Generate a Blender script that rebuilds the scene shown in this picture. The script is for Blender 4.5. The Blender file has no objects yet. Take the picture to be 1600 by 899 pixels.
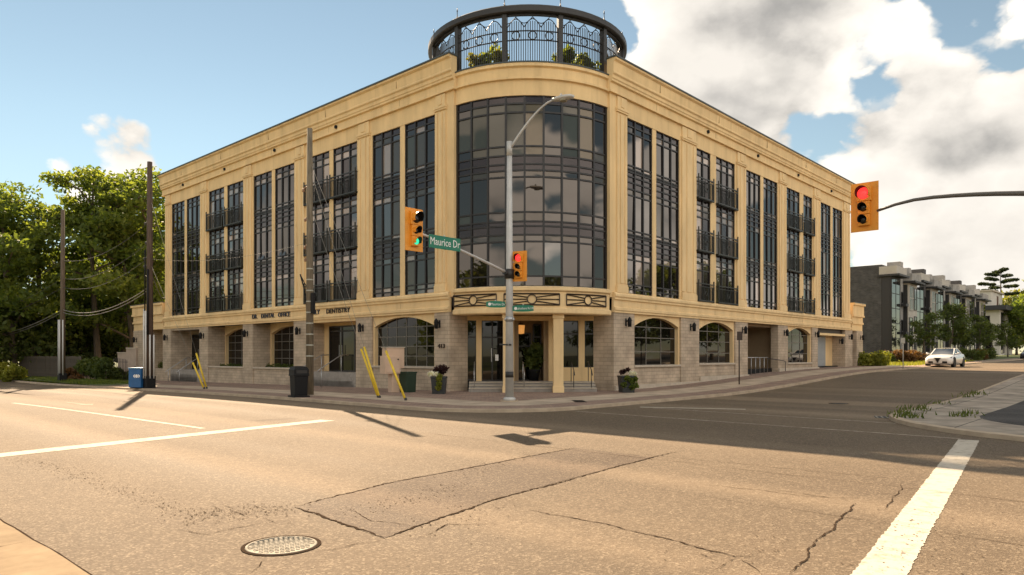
import bpy, bmesh, math, random
import numpy as np
from mathutils import Vector, Matrix, Euler
R = math.radians
PI = math.pi
rng = random.Random(7)
nrng = np.random.default_rng(11)
S = bpy.context.scene
COL = S.collection

# ------------------------------------------------------------------ camera, sky, sun, exposure
EYE = 1.6
cam = bpy.data.cameras.new('camera'); cam.sensor_width = 36; cam.lens = 25.2; cam.shift_y = 0.0659
cam.clip_start = 0.1; cam.clip_end = 6000
camo = bpy.data.objects.new('camera', cam); COL.objects.link(camo)
camo.location = (0, 0, EYE); camo.rotation_euler = (R(90), 0, 0)
S.camera = camo
SUN_AZ = Vector((-0.405, 0.914, 0)).normalized()     # horizontal direction towards the sun
SUN_EL = R(35.3)
SUN_DIR = Vector((SUN_AZ.x*math.cos(SUN_EL), SUN_AZ.y*math.cos(SUN_EL), math.sin(SUN_EL)))
sun = bpy.data.lights.new('sun', 'SUN'); sun.energy = 5.0; sun.angle = R(0.5); sun.color = (1.0, 0.77, 0.53)
suno = bpy.data.objects.new('sun', sun); COL.objects.link(suno)
suno.rotation_euler = (-SUN_DIR).to_track_quat('-Z', 'Y').to_euler(); suno.location = SUN_DIR*100
S.view_settings.view_transform = 'Standard'; S.view_settings.look = 'None'
S.view_settings.exposure = 1.58; S.view_settings.gamma = 1.0; S.view_settings.use_curve_mapping = False
S.render.engine = 'CYCLES'
S.cycles.max_bounces = 6; S.cycles.diffuse_bounces = 3; S.cycles.glossy_bounces = 3; S.cycles.transparent_max_bounces = 6
S.cycles.caustics_reflective = False; S.cycles.caustics_refractive = False
S.cycles.use_denoising = True
S.cycles.sample_clamp_indirect = 6.0

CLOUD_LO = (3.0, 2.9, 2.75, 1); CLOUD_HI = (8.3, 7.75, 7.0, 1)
def build_world():
    w = bpy.data.worlds.new('World'); S.world = w; w.use_nodes = True
    nt = w.node_tree; nt.nodes.clear(); N = nt.nodes.new; L = nt.links.new
    out = N('ShaderNodeOutputWorld'); bg = N('ShaderNodeBackground'); bg.inputs['Strength'].default_value = 0.05
    L(bg.outputs[0], out.inputs[0])
    sky = N('ShaderNodeTexSky'); sky.sky_type = 'NISHITA'; sky.sun_disc = False
    sky.sun_elevation = SUN_EL; sky.sun_rotation = math.atan2(SUN_AZ.x, SUN_AZ.y)
    sky.air_density = 1.0; sky.dust_density = 0.0; sky.ozone_density = 1.0; sky.altitude = 2500
    tc = N('ShaderNodeTexCoord')
    def vmath(op, a, b=None):
        n = N('ShaderNodeVectorMath'); n.operation = op
        for i, x in enumerate((a, b)):
            if x is None: continue
            if hasattr(x, 'links'): L(x, n.inputs[i])
            else: n.inputs[i].default_value = x
        return n
    def m(op, a, b=None, c=None, clamp=False):
        n = N('ShaderNodeMath'); n.operation = op; n.use_clamp = clamp
        for i, x in enumerate((a, b, c)):
            if x is None: continue
            if hasattr(x, 'links'): L(x, n.inputs[i])
            else: n.inputs[i].default_value = x
        return n.outputs[0]
    def ss(x, lo, hi, a=0.0, b=1.0):
        n = N('ShaderNodeMapRange'); n.interpolation_type = 'SMOOTHSTEP'
        L(x, n.inputs[0]); n.inputs[1].default_value = lo; n.inputs[2].default_value = hi
        n.inputs[3].default_value = a; n.inputs[4].default_value = b
        return n.outputs[0]
    d = tc.outputs['Generated']
    dn = vmath('NORMALIZE', d).outputs[0]
    def noise(v, scale, det, rough, dist=0.0):
        n = N('ShaderNodeTexNoise'); n.inputs['Scale'].default_value = scale; n.inputs['Detail'].default_value = det
        n.inputs['Roughness'].default_value = rough; n.inputs['Distortion'].default_value = dist
        L(v, n.inputs['Vector']); return n.outputs['Fac']
    p = vmath('MULTIPLY', dn, (1.0, 1.0, 1.45)).outputs[0]
    p = vmath('ADD', p, (5.3, 2.2, 0.9)).outputs[0]
    def vor(v, scale):
        n = N('ShaderNodeTexVoronoi'); n.feature = 'F1'; n.inputs['Scale'].default_value = scale
        L(v, n.inputs['Vector']); return n.outputs['Distance']
    def field(q, fine=True):
        wn = N('ShaderNodeTexNoise'); wn.inputs['Scale'].default_value = 5.0; wn.inputs['Detail'].default_value = 6; wn.inputs['Roughness'].default_value = 0.6; L(q, wn.inputs['Vector'])
        off = vmath('MULTIPLY', vmath('SUBTRACT', wn.outputs['Color'], (0.5, 0.5, 0.5)).outputs[0], (0.16, 0.16, 0.16)).outputs[0]
        qq = vmath('ADD', q, off).outputs[0]
        f = m('MULTIPLY_ADD', m('SUBTRACT', noise(q, 3.6, 3, 0.5), 0.5), 1.35, 0.5)
        f = m('MULTIPLY_ADD', vor(qq, 6.5), -0.22, f)
        f = m('MULTIPLY_ADD', vor(qq, 15.0), -0.13, f)
        if fine: f = m('MULTIPLY_ADD', vor(qq, 34.0), -0.07, f)
        else: f = m('ADD', f, -0.03)
        return m('ADD', f, 0.20)
    n1 = field(p)
    ps = vmath('ADD', p, tuple(0.055*x for x in (SUN_DIR.x, SUN_DIR.y, SUN_DIR.z*2.4))).outputs[0]
    n2 = field(ps, False)
    def lobe(dirv, lo, hi, amp):
        dv = Vector(dirv).normalized()
        dot = vmath('DOT_PRODUCT', dn, tuple(dv)).outputs['Value']
        return ss(dot, lo, hi, 0.0, amp)
    bias = m('ADD', lobe((0.45, 1, 0.30), 0.93, 0.985, 0.190), lobe((-0.25, 1, 0.40), 0.84, 0.95, -0.34))
    bias = m('ADD', bias, lobe((-0.56, 1, 0.262), 0.9930, 0.9999, 0.76))
    bias = m('ADD', bias, lobe((-0.62, 1, 0.06), 0.90, 0.98, -0.15))
    bias = m('ADD', bias, lobe((0.50, 1, 0.125), 0.9965, 0.9992, -0.10))
    bias = m('ADD', bias, lobe((0.69, 1, 0.50), 0.9955, 0.9990, -0.16))
    bias = m('ADD', bias, lobe((0.27, 1, 0.29), 0.9978, 0.9996, -0.05))
    bias = m('ADD', bias, lobe((0.26, 1, 0.47), 0.975, 0.992, 0.20))
    bias = m('ADD', bias, lobe((0.62, 1, 0.22), 0.985, 0.997, 0.10))
    bias = m('ADD', bias, lobe((0.1, -1, 0.30), -0.1, 0.7, 0.08))  # extra cloud cover behind the camera, added to light the facade
    c = m('ADD', n1, bias)
    dens = ss(c, 0.50, 0.56)
    thick = ss(c, 0.56, 0.86)
    lit = m('MULTIPLY_ADD', m('SUBTRACT', noise(p, 17.0, 6, 0.62), 0.5), 0.55, ss(m('SUBTRACT', n1, n2), -0.36, 0.07), clamp=True)
    shade = m('MULTIPLY', lit, m('SUBTRACT', 1.0, m('MULTIPLY', thick, 0.34)), clamp=True)
    cr = N('ShaderNodeMix'); cr.data_type = 'RGBA'
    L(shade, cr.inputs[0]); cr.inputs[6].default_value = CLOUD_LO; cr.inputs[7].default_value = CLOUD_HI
    # unseen clouds opposite the sun are boosted to light the shaded facade
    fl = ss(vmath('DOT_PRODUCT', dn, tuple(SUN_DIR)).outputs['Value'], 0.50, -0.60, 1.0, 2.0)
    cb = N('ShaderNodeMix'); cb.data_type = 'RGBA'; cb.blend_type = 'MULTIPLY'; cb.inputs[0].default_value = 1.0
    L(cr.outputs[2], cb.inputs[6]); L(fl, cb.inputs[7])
    hz = m('MULTIPLY', dens, ss(vmath('DOT_PRODUCT', dn, (0, 0, 1)).outputs['Value'], -0.02, 0.06))
    # pale summer haze over the blue
    tint = N('ShaderNodeMix'); tint.data_type = 'RGBA'; tint.blend_type = 'MULTIPLY'; tint.inputs[0].default_value = 1.0
    damp = N('ShaderNodeMix'); damp.data_type = 'RGBA'; damp.blend_type = 'MULTIPLY'; damp.inputs[0].default_value = 1.0
    L(sky.outputs[0], damp.inputs[6]); L(ss(vmath('DOT_PRODUCT', dn, (0, 0, 1)).outputs['Value'], -0.06, 0.30, 0.52, 1.0), damp.inputs[7])   # sky colour darkened towards the horizon to cut its glare
    L(damp.outputs[2], tint.inputs[6]); tint.inputs[7].default_value = (1.46, 1.26, 0.90, 1)
    mx = N('ShaderNodeMix'); mx.data_type = 'RGBA'
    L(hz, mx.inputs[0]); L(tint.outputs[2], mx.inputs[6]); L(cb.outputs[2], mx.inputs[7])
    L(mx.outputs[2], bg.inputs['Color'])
    w.cycles.sampling_method = 'MANUAL'; w.cycles.sample_map_resolution = 512
build_world()

# ------------------------------------------------------------------ place: local street axes (x along the side street, y along the main road)
VX, VY = 1.004, 27.42
ROT = math.atan2(0.7356, 0.6774)
BV = Vector((math.cos(ROT), math.sin(ROT), 0)); AV = Vector((-math.sin(ROT), math.cos(ROT), 0))
def sstep(t, a, b):
    t = min(1, max(0, (t-a)/(b-a))); return t*t*(3-2*t)
def g(x, y):
    return -0.06 + 0.64*sstep(x, 5, 28) + 0.008*max(0, x-28) - 0.3*sstep(y, 4, 42)
def W(x, y, z=0.0):
    return Vector((VX, VY, 0)) + BV*x + AV*y + Vector((0, 0, z))
def loc_of(wx, wy):
    p = Vector((wx-VX, wy-VY, 0)); return p.dot(BV), p.dot(AV)
def px(u, v, dz=0.0):                               # the ground point seen at u, v of a 1600 px wide picture
    zg = -0.06+dz; p = (0, 0)
    for _ in range(6):
        d = 1120*(EYE-zg)/(v-555); p = loc_of((u-800)/1120*d, d); zg = 0.5*zg+0.5*(g(*p)+dz)
    return p
def pxs(u, v): return px(u, v, 0.10)

# ------------------------------------------------------------------ materials
MATS = {}
def mat(name, color, rough=0.8, metal=0.0, spec=0.5, var=0.0, vscale=3.0, bump=0.0, bscale=20.0, emit=None, estr=0.0, ior=None, detail=4, coat=0.0, color2=None, stretch=None, aspect_rand=0.0, streak=0.0):
    if name in MATS: return MATS[name]
    m = bpy.data.materials.new(name); m.use_nodes = True; MATS[name] = m
    nt = m.node_tree; b = nt.nodes['Principled BSDF']; N = nt.nodes.new; L = nt.links.new
    c = (*color, 1)
    b.inputs['Base Color'].default_value = c; b.inputs['Roughness'].default_value = rough
    b.inputs['Metallic'].default_value = metal; b.inputs['Specular IOR Level'].default_value = spec
    b.inputs['Coat Weight'].default_value = coat
    if ior: b.inputs['IOR'].default_value = ior
    if emit: b.inputs['Emission Color'].default_value = (*emit, 1); b.inputs['Emission Strength'].default_value = estr
    if var > 0 or bump > 0 or aspect_rand > 0:
        tc = N('ShaderNodeTexCoord'); vec = tc.outputs['Object']
        if stretch:
            mp = N('ShaderNodeMapping'); mp.inputs['Scale'].default_value = stretch; L(vec, mp.inputs[0]); vec = mp.outputs[0]
        if var > 0 or aspect_rand > 0:
            n = N('ShaderNodeTexNoise'); n.inputs['Scale'].default_value = vscale; n.inputs['Detail'].default_value = detail
            n.inputs['Roughness'].default_value = 0.6; L(vec, n.inputs['Vector'])
            r = N('ShaderNodeMapRange'); r.inputs[1].default_value = 0.3; r.inputs[2].default_value = 0.7
            L(n.outputs['Fac'], r.inputs[0])
            mx = N('ShaderNodeMix'); mx.data_type = 'RGBA'; L(r.outputs[0], mx.inputs[0])
            lo = tuple(x*(1-var) for x in color); hi = tuple(min(1, x*(1+var)) for x in color)
            if color2: hi = color2
            mx.inputs[6].default_value = (*lo, 1); mx.inputs[7].default_value = (*hi, 1)
            colo = mx.outputs[2]
            if streak > 0:
                mp2 = N('ShaderNodeMapping'); mp2.inputs['Scale'].default_value = (2.6, 2.6, 0.16); L(tc.outputs['Object'], mp2.inputs[0])
                ns = N('ShaderNodeTexNoise'); ns.inputs['Scale'].default_value = 1.6; ns.inputs['Detail'].default_value = 6; L(mp2.outputs[0], ns.inputs['Vector'])
                rs_ = N('ShaderNodeMapRange'); rs_.inputs[1].default_value = 0.52; rs_.inputs[2].default_value = 0.78; rs_.inputs[3].default_value = 0.0; rs_.inputs[4].default_value = streak; L(ns.outputs['Fac'], rs_.inputs[0])
                mz = N('ShaderNodeMix'); mz.data_type = 'RGBA'; L(rs_.outputs[0], mz.inputs[0]); L(colo, mz.inputs[6]); mz.inputs[7].default_value = (color[0]*.45, color[1]*.42, color[2]*.42, 1); colo = mz.outputs[2]
            L(colo, b.inputs['Base Color'])
        if bump > 0:
            n2 = N('ShaderNodeTexNoise'); n2.inputs['Scale'].default_value = bscale; n2.inputs['Detail'].default_value = 4
            L(vec, n2.inputs['Vector'])
            bp = N('ShaderNodeBump'); bp.inputs['Strength'].default_value = bump; bp.inputs['Distance'].default_value = 0.02
            L(n2.outputs['Fac'], bp.inputs['Height']); L(bp.outputs[0], b.inputs['Normal'])
    return m

STUC = mat('stucco', (0.78, 0.565, 0.300), 0.92, streak=0.26, spec=0.2, stretch=(1, 1, .35), var=0.13, vscale=1.1, detail=7, bump=0.25, bscale=60)
STUC2 = mat('stucco_trim', (0.79, 0.58, 0.315), 0.92, streak=0.22, spec=0.2, stretch=(1, 1, .4), var=0.11, vscale=1.4, detail=7, bump=0.2, bscale=60)
DARK = mat('dark_frame', (0.013, 0.011, 0.011), 0.45)
IRON = mat('wrought_iron', (0.024, 0.022, 0.021), 0.5)
IRONG = mat('balcony_iron', (0.016, 0.018, 0.015), 0.45)
BROWNI = mat('brown_iron', (0.035, 0.02, 0.012), 0.55)
FLASH = mat('roof_flashing', (0.05, 0.06, 0.06), 0.5)
SILL = mat('limestone_sill', (0.50, 0.43, 0.34), 0.85, var=0.12, vscale=4)
STEPM = mat('step_stone', (0.30, 0.27, 0.24), 0.85, var=0.18, vscale=3, bump=0.2)
DOORM = mat('dark_door', (0.012, 0.011, 0.011), 0.25)
STEEL = mat('steel_rail', (0.42, 0.42, 0.42), 0.4, metal=0.8)
GALV = mat('galvanised', (0.50, 0.49, 0.47), 0.55, metal=0.3, var=0.12, vscale=2)
WHITEP = mat('white_letter', (0.8, 0.8, 0.78), 0.5)
SIGNG = mat('sign_green', (0.0, 0.17, 0.10), 0.45)
SIGYEL = mat('signal_yellow', (0.75, 0.30, 0.025), 0.5, var=0.08, vscale=3)
BLACK = mat('black_plastic', (0.008, 0.008, 0.009), 0.6, spec=0.25)
YEL = mat('guard_yellow', (0.72, 0.50, 0.03), 0.45, var=0.1, vscale=4)
WOOD = mat('pole_wood', (0.155, 0.125, 0.085), 0.9, var=0.35, vscale=6, stretch=(3, 3, 0.35), bump=0.5, bscale=14)
WOOD2 = mat('pole_wood_brown', (0.085, 0.055, 0.038), 0.9, var=0.35, vscale=6, stretch=(3, 3, 0.35), bump=0.5, bscale=14)
WIRE = mat('wire', (0.06, 0.06, 0.06), 0.6)
CONC = None

def brick_mat(name, c1, c2, mortar, bw, bh, scale=1.0, axes='facade', msize=0.012, bumpd=0.012, rough=0.9, var=0.2):
    m = bpy.data.materials.new(name); m.use_nodes = True; MATS[name] = m
    nt = m.node_tree; b = nt.nodes['Principled BSDF']; N = nt.nodes.new; L = nt.links.new
    b.inputs['Roughness'].default_value = rough; b.inputs['Specular IOR Level'].default_value = 0.15
    tc = N('ShaderNodeTexCoord'); sep = N('ShaderNodeSeparateXYZ'); L(tc.outputs['Object'], sep.inputs[0])
    comb = N('ShaderNodeCombineXYZ')
    if axes == 'facade':
        ad = N('ShaderNodeMath'); ad.operation = 'ADD'; L(sep.outputs[0], ad.inputs[0]); L(sep.outputs[1], ad.inputs[1])
        L(ad.outputs[0], comb.inputs[0]); L(sep.outputs[2], comb.inputs[1])
    else:
        L(sep.outputs[0], comb.inputs[0]); L(sep.outputs[1], comb.inputs[1])
    br = N('ShaderNodeTexBrick'); L(comb.outputs[0], br.inputs['Vector'])
    br.inputs['Scale'].default_value = 1.0; br.inputs['Brick Width'].default_value = bw; br.inputs['Row Height'].default_value = bh
    br.inputs['Mortar Size'].default_value = msize; br.inputs['Mortar Smooth'].default_value = 0.2; br.inputs['Bias'].default_value = 0.0
    br.inputs['Color1'].default_value = (*c1, 1); br.inputs['Color2'].default_value = (*c2, 1); br.inputs['Mortar'].default_value = (*mortar, 1)
    n = N('ShaderNodeTexNoise'); n.inputs['Scale'].default_value = 1.3; n.inputs['Detail'].default_value = 6; L(tc.outputs['Object'], n.inputs['Vector'])
    r = N('ShaderNodeMapRange'); r.inputs[1].default_value = 0.3; r.inputs[2].default_value = 0.7; r.inputs[3].default_value = 1-var; r.inputs[4].default_value = 1+var
    L(n.outputs['Fac'], r.inputs[0])
    mx = N('ShaderNodeMix'); mx.data_type = 'RGBA'; mx.blend_type = 'MULTIPLY'; mx.inputs[0].default_value = 1
    L(br.outputs['Color'], mx.inputs[6]); L(r.outputs[0], mx.inputs[7]); L(mx.outputs[2], b.inputs['Base Color'])
    n2 = N('ShaderNodeTexNoise'); n2.inputs['Scale'].default_value = 14; n2.inputs['Detail'].default_value = 4; L(tc.outputs['Object'], n2.inputs['Vector'])
    inv = N('ShaderNodeMath'); inv.operation = 'MULTIPLY_ADD'; L(br.outputs['Fac'], inv.inputs[0]); inv.inputs[1].default_value = -1.0; L(n2.outputs['Fac'], inv.inputs[2])
    bp = N('ShaderNodeBump'); bp.inputs['Strength'].default_value = 0.6; bp.inputs['Distance'].default_value = bumpd
    L(inv.outputs[0], bp.inputs['Height']); L(bp.outputs[0], b.inputs['Normal'])
    return m
STONE = brick_mat('split_face_stone', (0.52, 0.415, 0.31), (0.44, 0.355, 0.265), (0.34, 0.28, 0.215), 0.42, 0.165)
PAVER = brick_mat('brick_pavers', (0.32, 0.225, 0.175), (0.26, 0.185, 0.145), (0.17, 0.13, 0.105), 0.21, 0.105, axes='xy', msize=0.008, bumpd=0.004)
CONCW = brick_mat('concrete_walk', (0.47, 0.38, 0.285), (0.43, 0.35, 0.265), (0.2, 0.165, 0.13), 1.6, 1.5, axes='xy', msize=0.012, bumpd=0.004, var=0.22)
CONC = mat('concrete', (0.42, 0.335, 0.245), 0.95, spec=0.1, var=0.2, vscale=2.2, bump=0.2, bscale=40, detail=8)
GREYBRICK = brick_mat('grey_brick', (0.095, 0.090, 0.088), (0.062, 0.060, 0.061), (0.12, 0.115, 0.11), 0.3, 0.12, bumpd=0.006)
LIGHTBRICK = brick_mat('light_brick', (0.36, 0.34, 0.31), (0.31, 0.295, 0.27), (0.35, 0.33, 0.31), 0.3, 0.12, bumpd=0.006)
TANBRICK = brick_mat('tan_brick', (0.30, 0.16, 0.10), (0.24, 0.12, 0.08), (0.3, 0.25, 0.2), 0.25, 0.1, bumpd=0.006)

def glass_mat(name, color, f0, tint=(1, 1, 1), rough=0.02):
    m = bpy.data.materials.new(name); m.use_nodes = True; MATS[name] = m
    b = m.node_tree.nodes['Principled BSDF']
    b.inputs['Base Color'].default_value = (*color, 1); b.inputs['Roughness'].default_value = rough
    s = math.sqrt(f0); b.inputs['IOR'].default_value = (1+s)/(1-s)
    b.inputs['Specular Tint'].default_value = (*tint, 1)
    nt = m.node_tree; tc = nt.nodes.new('ShaderNodeTexCoord'); n = nt.nodes.new('ShaderNodeTexNoise')
    n.inputs['Scale'].default_value = 0.55; n.inputs['Detail'].default_value = 1; nt.links.new(tc.outputs['Object'], n.inputs['Vector'])
    bp = nt.nodes.new('ShaderNodeBump'); bp.inputs['Strength'].default_value = 0.05; bp.inputs['Distance'].default_value = 0.08
    nt.links.new(n.outputs['Fac'], bp.inputs['Height']); nt.links.new(bp.outputs[0], b.inputs['Normal'])
    return m
GL = [glass_mat('glass_dark', (0.007, 0.006, 0.006), 0.085, (1, 0.88, 0.78)),
      glass_mat('glass_blind', (0.052, 0.048, 0.038), 0.065, (1, 0.86, 0.76)),
      glass_mat('glass_curtain_glare', (0.26, 0.21, 0.175), 0.15, (1, 0.87, 0.78)),  # bright cloud reflections painted into the base colour, along with curtains
      glass_mat('glass_spandrel', (0.016, 0.011, 0.012), 0.05, (1, 0.88, 0.84), 0.12),
      glass_mat('glass_shop', (0.006, 0.005, 0.004), 0.028),
      glass_mat('glass_beige_blind', (0.115, 0.093, 0.056), 0.055, (1, 0.86, 0.76)), glass_mat('glass_sky', (0.012, 0.012, 0.013), 0.15, (1, 0.9, 0.82)), glass_mat('glass_green_blind', (0.048, 0.054, 0.043), 0.055, (1, 0.86, 0.76))]
G_CLEAR, G_BLIND, G_GLARE, G_SPAN, G_SHOP, G_BEIGE, G_SKY, G_GREEN = range(8)
MATTE_DARK = mat('dark_interior', (0.012, 0.011, 0.010), 0.6)

# asphalt: old, sun-bleached, coarse aggregate
def asphalt(name, base, dark, speck, rough=0.86, spec=0.14):
    m = bpy.data.materials.new(name); m.use_nodes = True; MATS[name] = m
    nt = m.node_tree; b = nt.nodes['Principled BSDF']; N = nt.nodes.new; L = nt.links.new
    tc = N('ShaderNodeTexCoord'); P = tc.outputs['Object']
    def noise(scale, det, rgh=0.6, st=None):
        n = N('ShaderNodeTexNoise'); n.inputs['Scale'].default_value = scale; n.inputs['Detail'].default_value = det; n.inputs['Roughness'].default_value = rgh
        if st:
            mp = N('ShaderNodeMapping'); mp.inputs['Scale'].default_value = st; L(P, mp.inputs[0]); L(mp.outputs[0], n.inputs['Vector'])
        else: L(P, n.inputs['Vector'])
        return n.outputs['Fac']
    def mr(x, a, bb, c=0., d=1.):
        r = N('ShaderNodeMapRange'); L(x, r.inputs[0]); r.inputs[1].default_value = a; r.inputs[2].default_value = bb; r.inputs[3].default_value = c; r.inputs[4].default_value = d; return r.outputs[0]
    def mix(f, a, bb, mode='MIX'):
        x = N('ShaderNodeMix'); x.data_type = 'RGBA'; x.blend_type = mode
        if hasattr(f, 'links'): L(f, x.inputs[0])
        else: x.inputs[0].default_value = f
        for i, q in ((6, a), (7, bb)):
            if hasattr(q, 'links'): L(q, x.inputs[i])
            else: x.inputs[i].default_value = (*q, 1)
        return x.outputs[2]
    patches = mr(noise(0.22, 5), 0.35, 0.68)
    c = mix(patches, base, dark)
    wheel = mr(noise(1.0, 3, 0.5, (0.45, 0.018, 1)), 0.42, 0.66)        # tyre-polished lanes along the road
    c = mix(wheel, c, tuple(x*0.70 for x in base))
    track = mr(noise(1.0, 2, 0.5, (0.30, 0.012, 1)), 0.50, 0.64)
    c = mix(track, c, tuple(min(1, x*1.45) for x in base))
    c = mix(mr(noise(0.8, 7, 0.68), 0.60, 0.80, 0.0, 0.55), c, tuple(x*0.42 for x in dark))
    c = mix(mr(noise(2.3, 8, 0.7), 0.66, 0.80, 0.0, 0.5), c, tuple(min(1, x*1.5) for x in base))
    vor = N('ShaderNodeTexVoronoi'); vor.inputs['Scale'].default_value = 55; L(P, vor.inputs['Vector'])
    vs = N('ShaderNodeSeparateColor'); L(vor.outputs['Color'], vs.inputs[0])
    c = mix(mr(vs.outputs[0], 0.62, 1.0, 0.0, 0.55), c, speck)
    c = mix(mr(vs.outputs[1], 0.7, 1.0, 0.0, 0.5), c, tuple(x*0.45 for x in dark))
    c = mix(mr(noise(9, 6, 0.7), 0.3, 0.75, 0.0, 0.45), c, tuple(x*0.7 for x in dark))
    L(c, b.inputs['Base Color'])
    b.inputs['Roughness'].default_value = rough; b.inputs['Specular IOR Level'].default_value = spec
    L(mr(wheel, 0, 1, rough, rough-0.08), b.inputs['Roughness'])
    hsum = N('ShaderNodeMath'); hsum.operation = 'ADD'; L(vor.outputs['Distance'], hsum.inputs[0]); L(noise(120, 2), hsum.inputs[1])
    bp = N('ShaderNodeBump'); bp.inputs['Strength'].default_value = 0.55; bp.inputs['Distance'].default_value = 0.008
    L(hsum.outputs[0], bp.inputs['Height']); L(bp.outputs[0], b.inputs['Normal'])
    return m
ROADM = asphalt('old_asphalt', (0.172, 0.130, 0.088), (0.116, 0.087, 0.060), (0.38, 0.305, 0.215))
PATCHM = asphalt('patched_asphalt', (0.138, 0.101, 0.070), (0.084, 0.062, 0.046), (0.31, 0.245, 0.17))
DRIVEM = asphalt('dark_asphalt', (0.060, 0.056, 0.053), (0.045, 0.042, 0.040), (0.13, 0.12, 0.11))
def paint_mat(name, col, lo=0.40, hi=0.62):
    m = bpy.data.materials.new(name); m.use_nodes = True; MATS[name] = m
    nt = m.node_tree; b = nt.nodes['Principled BSDF']; N = nt.nodes.new; L = nt.links.new
    tc = N('ShaderNodeTexCoord'); n = N('ShaderNodeTexNoise'); n.inputs['Scale'].default_value = 7; n.inputs['Detail'].default_value = 9; n.inputs['Roughness'].default_value = 0.75
    L(tc.outputs['Object'], n.inputs['Vector'])
    r = N('ShaderNodeMapRange'); L(n.outputs['Fac'], r.inputs[0]); r.inputs[1].default_value = lo; r.inputs[2].default_value = hi
    mx = N('ShaderNodeMix'); mx.data_type = 'RGBA'; L(r.outputs[0], mx.inputs[0])
    mx.inputs[6].default_value = (*col, 1); mx.inputs[7].default_value = (0.17, 0.125, 0.085, 1)
    L(mx.outputs[2], b.inputs['Base Color']); b.inputs['Roughness'].default_value = 0.9; b.inputs['Specular IOR Level'].default_value = 0.1
    return m
PAINT = paint_mat('road_paint', (0.50, 0.45, 0.37), 0.50, 0.78)
PAINTW = paint_mat('worn_road_paint', (0.40, 0.34, 0.27), 0.40, 0.66)
CRACK = mat('crack_tar', (0.05, 0.036, 0.026), 1.0, spec=0.0)
GRASS = mat('grass', (0.075, 0.095, 0.022), 0.95, var=0.45, vscale=2.5, bump=0.6, bscale=30, detail=8)
SOIL = mat('ground_cover', (0.07, 0.075, 0.03), 0.95, var=0.4, vscale=0.8)

def leaf_mat(name, c1, c2, trans=0.45):
    m = bpy.data.materials.new(name); m.use_nodes = True; MATS[name] = m
    nt = m.node_tree; nt.nodes.clear(); N = nt.nodes.new; L = nt.links.new
    out = N('ShaderNodeOutputMaterial'); at = N('ShaderNodeAttribute'); at.attribute_name = 'tint'
    mx = N('ShaderNodeMix'); mx.data_type = 'RGBA'; L(at.outputs['Fac'], mx.inputs[0])
    mx.inputs[6].default_value = (*c1, 1); mx.inputs[7].default_value = (*c2, 1)
    pb = N('ShaderNodeBsdfPrincipled'); pb.inputs['Roughness'].default_value = 0.6; pb.inputs['Specular IOR Level'].default_value = 0.35
    tr = N('ShaderNodeBsdfTranslucent'); ms = N('ShaderNodeMixShader'); ms.inputs[0].default_value = trans
    g2 = N('ShaderNodeMix'); g2.data_type = 'RGBA'; g2.blend_type = 'MULTIPLY'; g2.inputs[0].default_value = 1
    L(mx.outputs[2], g2.inputs[6]); g2.inputs[7].default_value = (1.9, 1.75, 0.75, 1)
    L(mx.outputs[2], pb.inputs['Base Color']); L(g2.outputs[2], tr.inputs['Color'])
    L(pb.outputs[0], ms.inputs[1]); L(tr.outputs[0], ms.inputs[2]); L(ms.outputs[0], out.inputs[0])
    return m
LEAF = leaf_mat('leaf_locust', (0.052, 0.090, 0.020), (0.165, 0.200, 0.042), 0.56)
LEAFD = leaf_mat('leaf_dark', (0.045, 0.070, 0.020), (0.115, 0.145, 0.034), 0.45)
LEAFY = leaf_mat('leaf_yellow_green', (0.13, 0.15, 0.02), (0.26, 0.26, 0.04), 0.4)
LEAFP = leaf_mat('leaf_purple', (0.025, 0.010, 0.012), (0.05, 0.02, 0.02), 0.3)
LEAFR = leaf_mat('leaf_russet', (0.09, 0.045, 0.02), (0.16, 0.085, 0.03), 0.3)
FLOWER = leaf_mat('petal_white', (0.6, 0.6, 0.55), (0.8, 0.8, 0.78), 0.3)
NEEDLE = leaf_mat('pine_needle', (0.02, 0.035, 0.012), (0.05, 0.065, 0.02), 0.25)
BARK = mat('bark', (0.10, 0.078, 0.055), 0.95, var=0.4, vscale=5, stretch=(3, 3, 0.5), bump=0.6, bscale=9)

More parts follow.
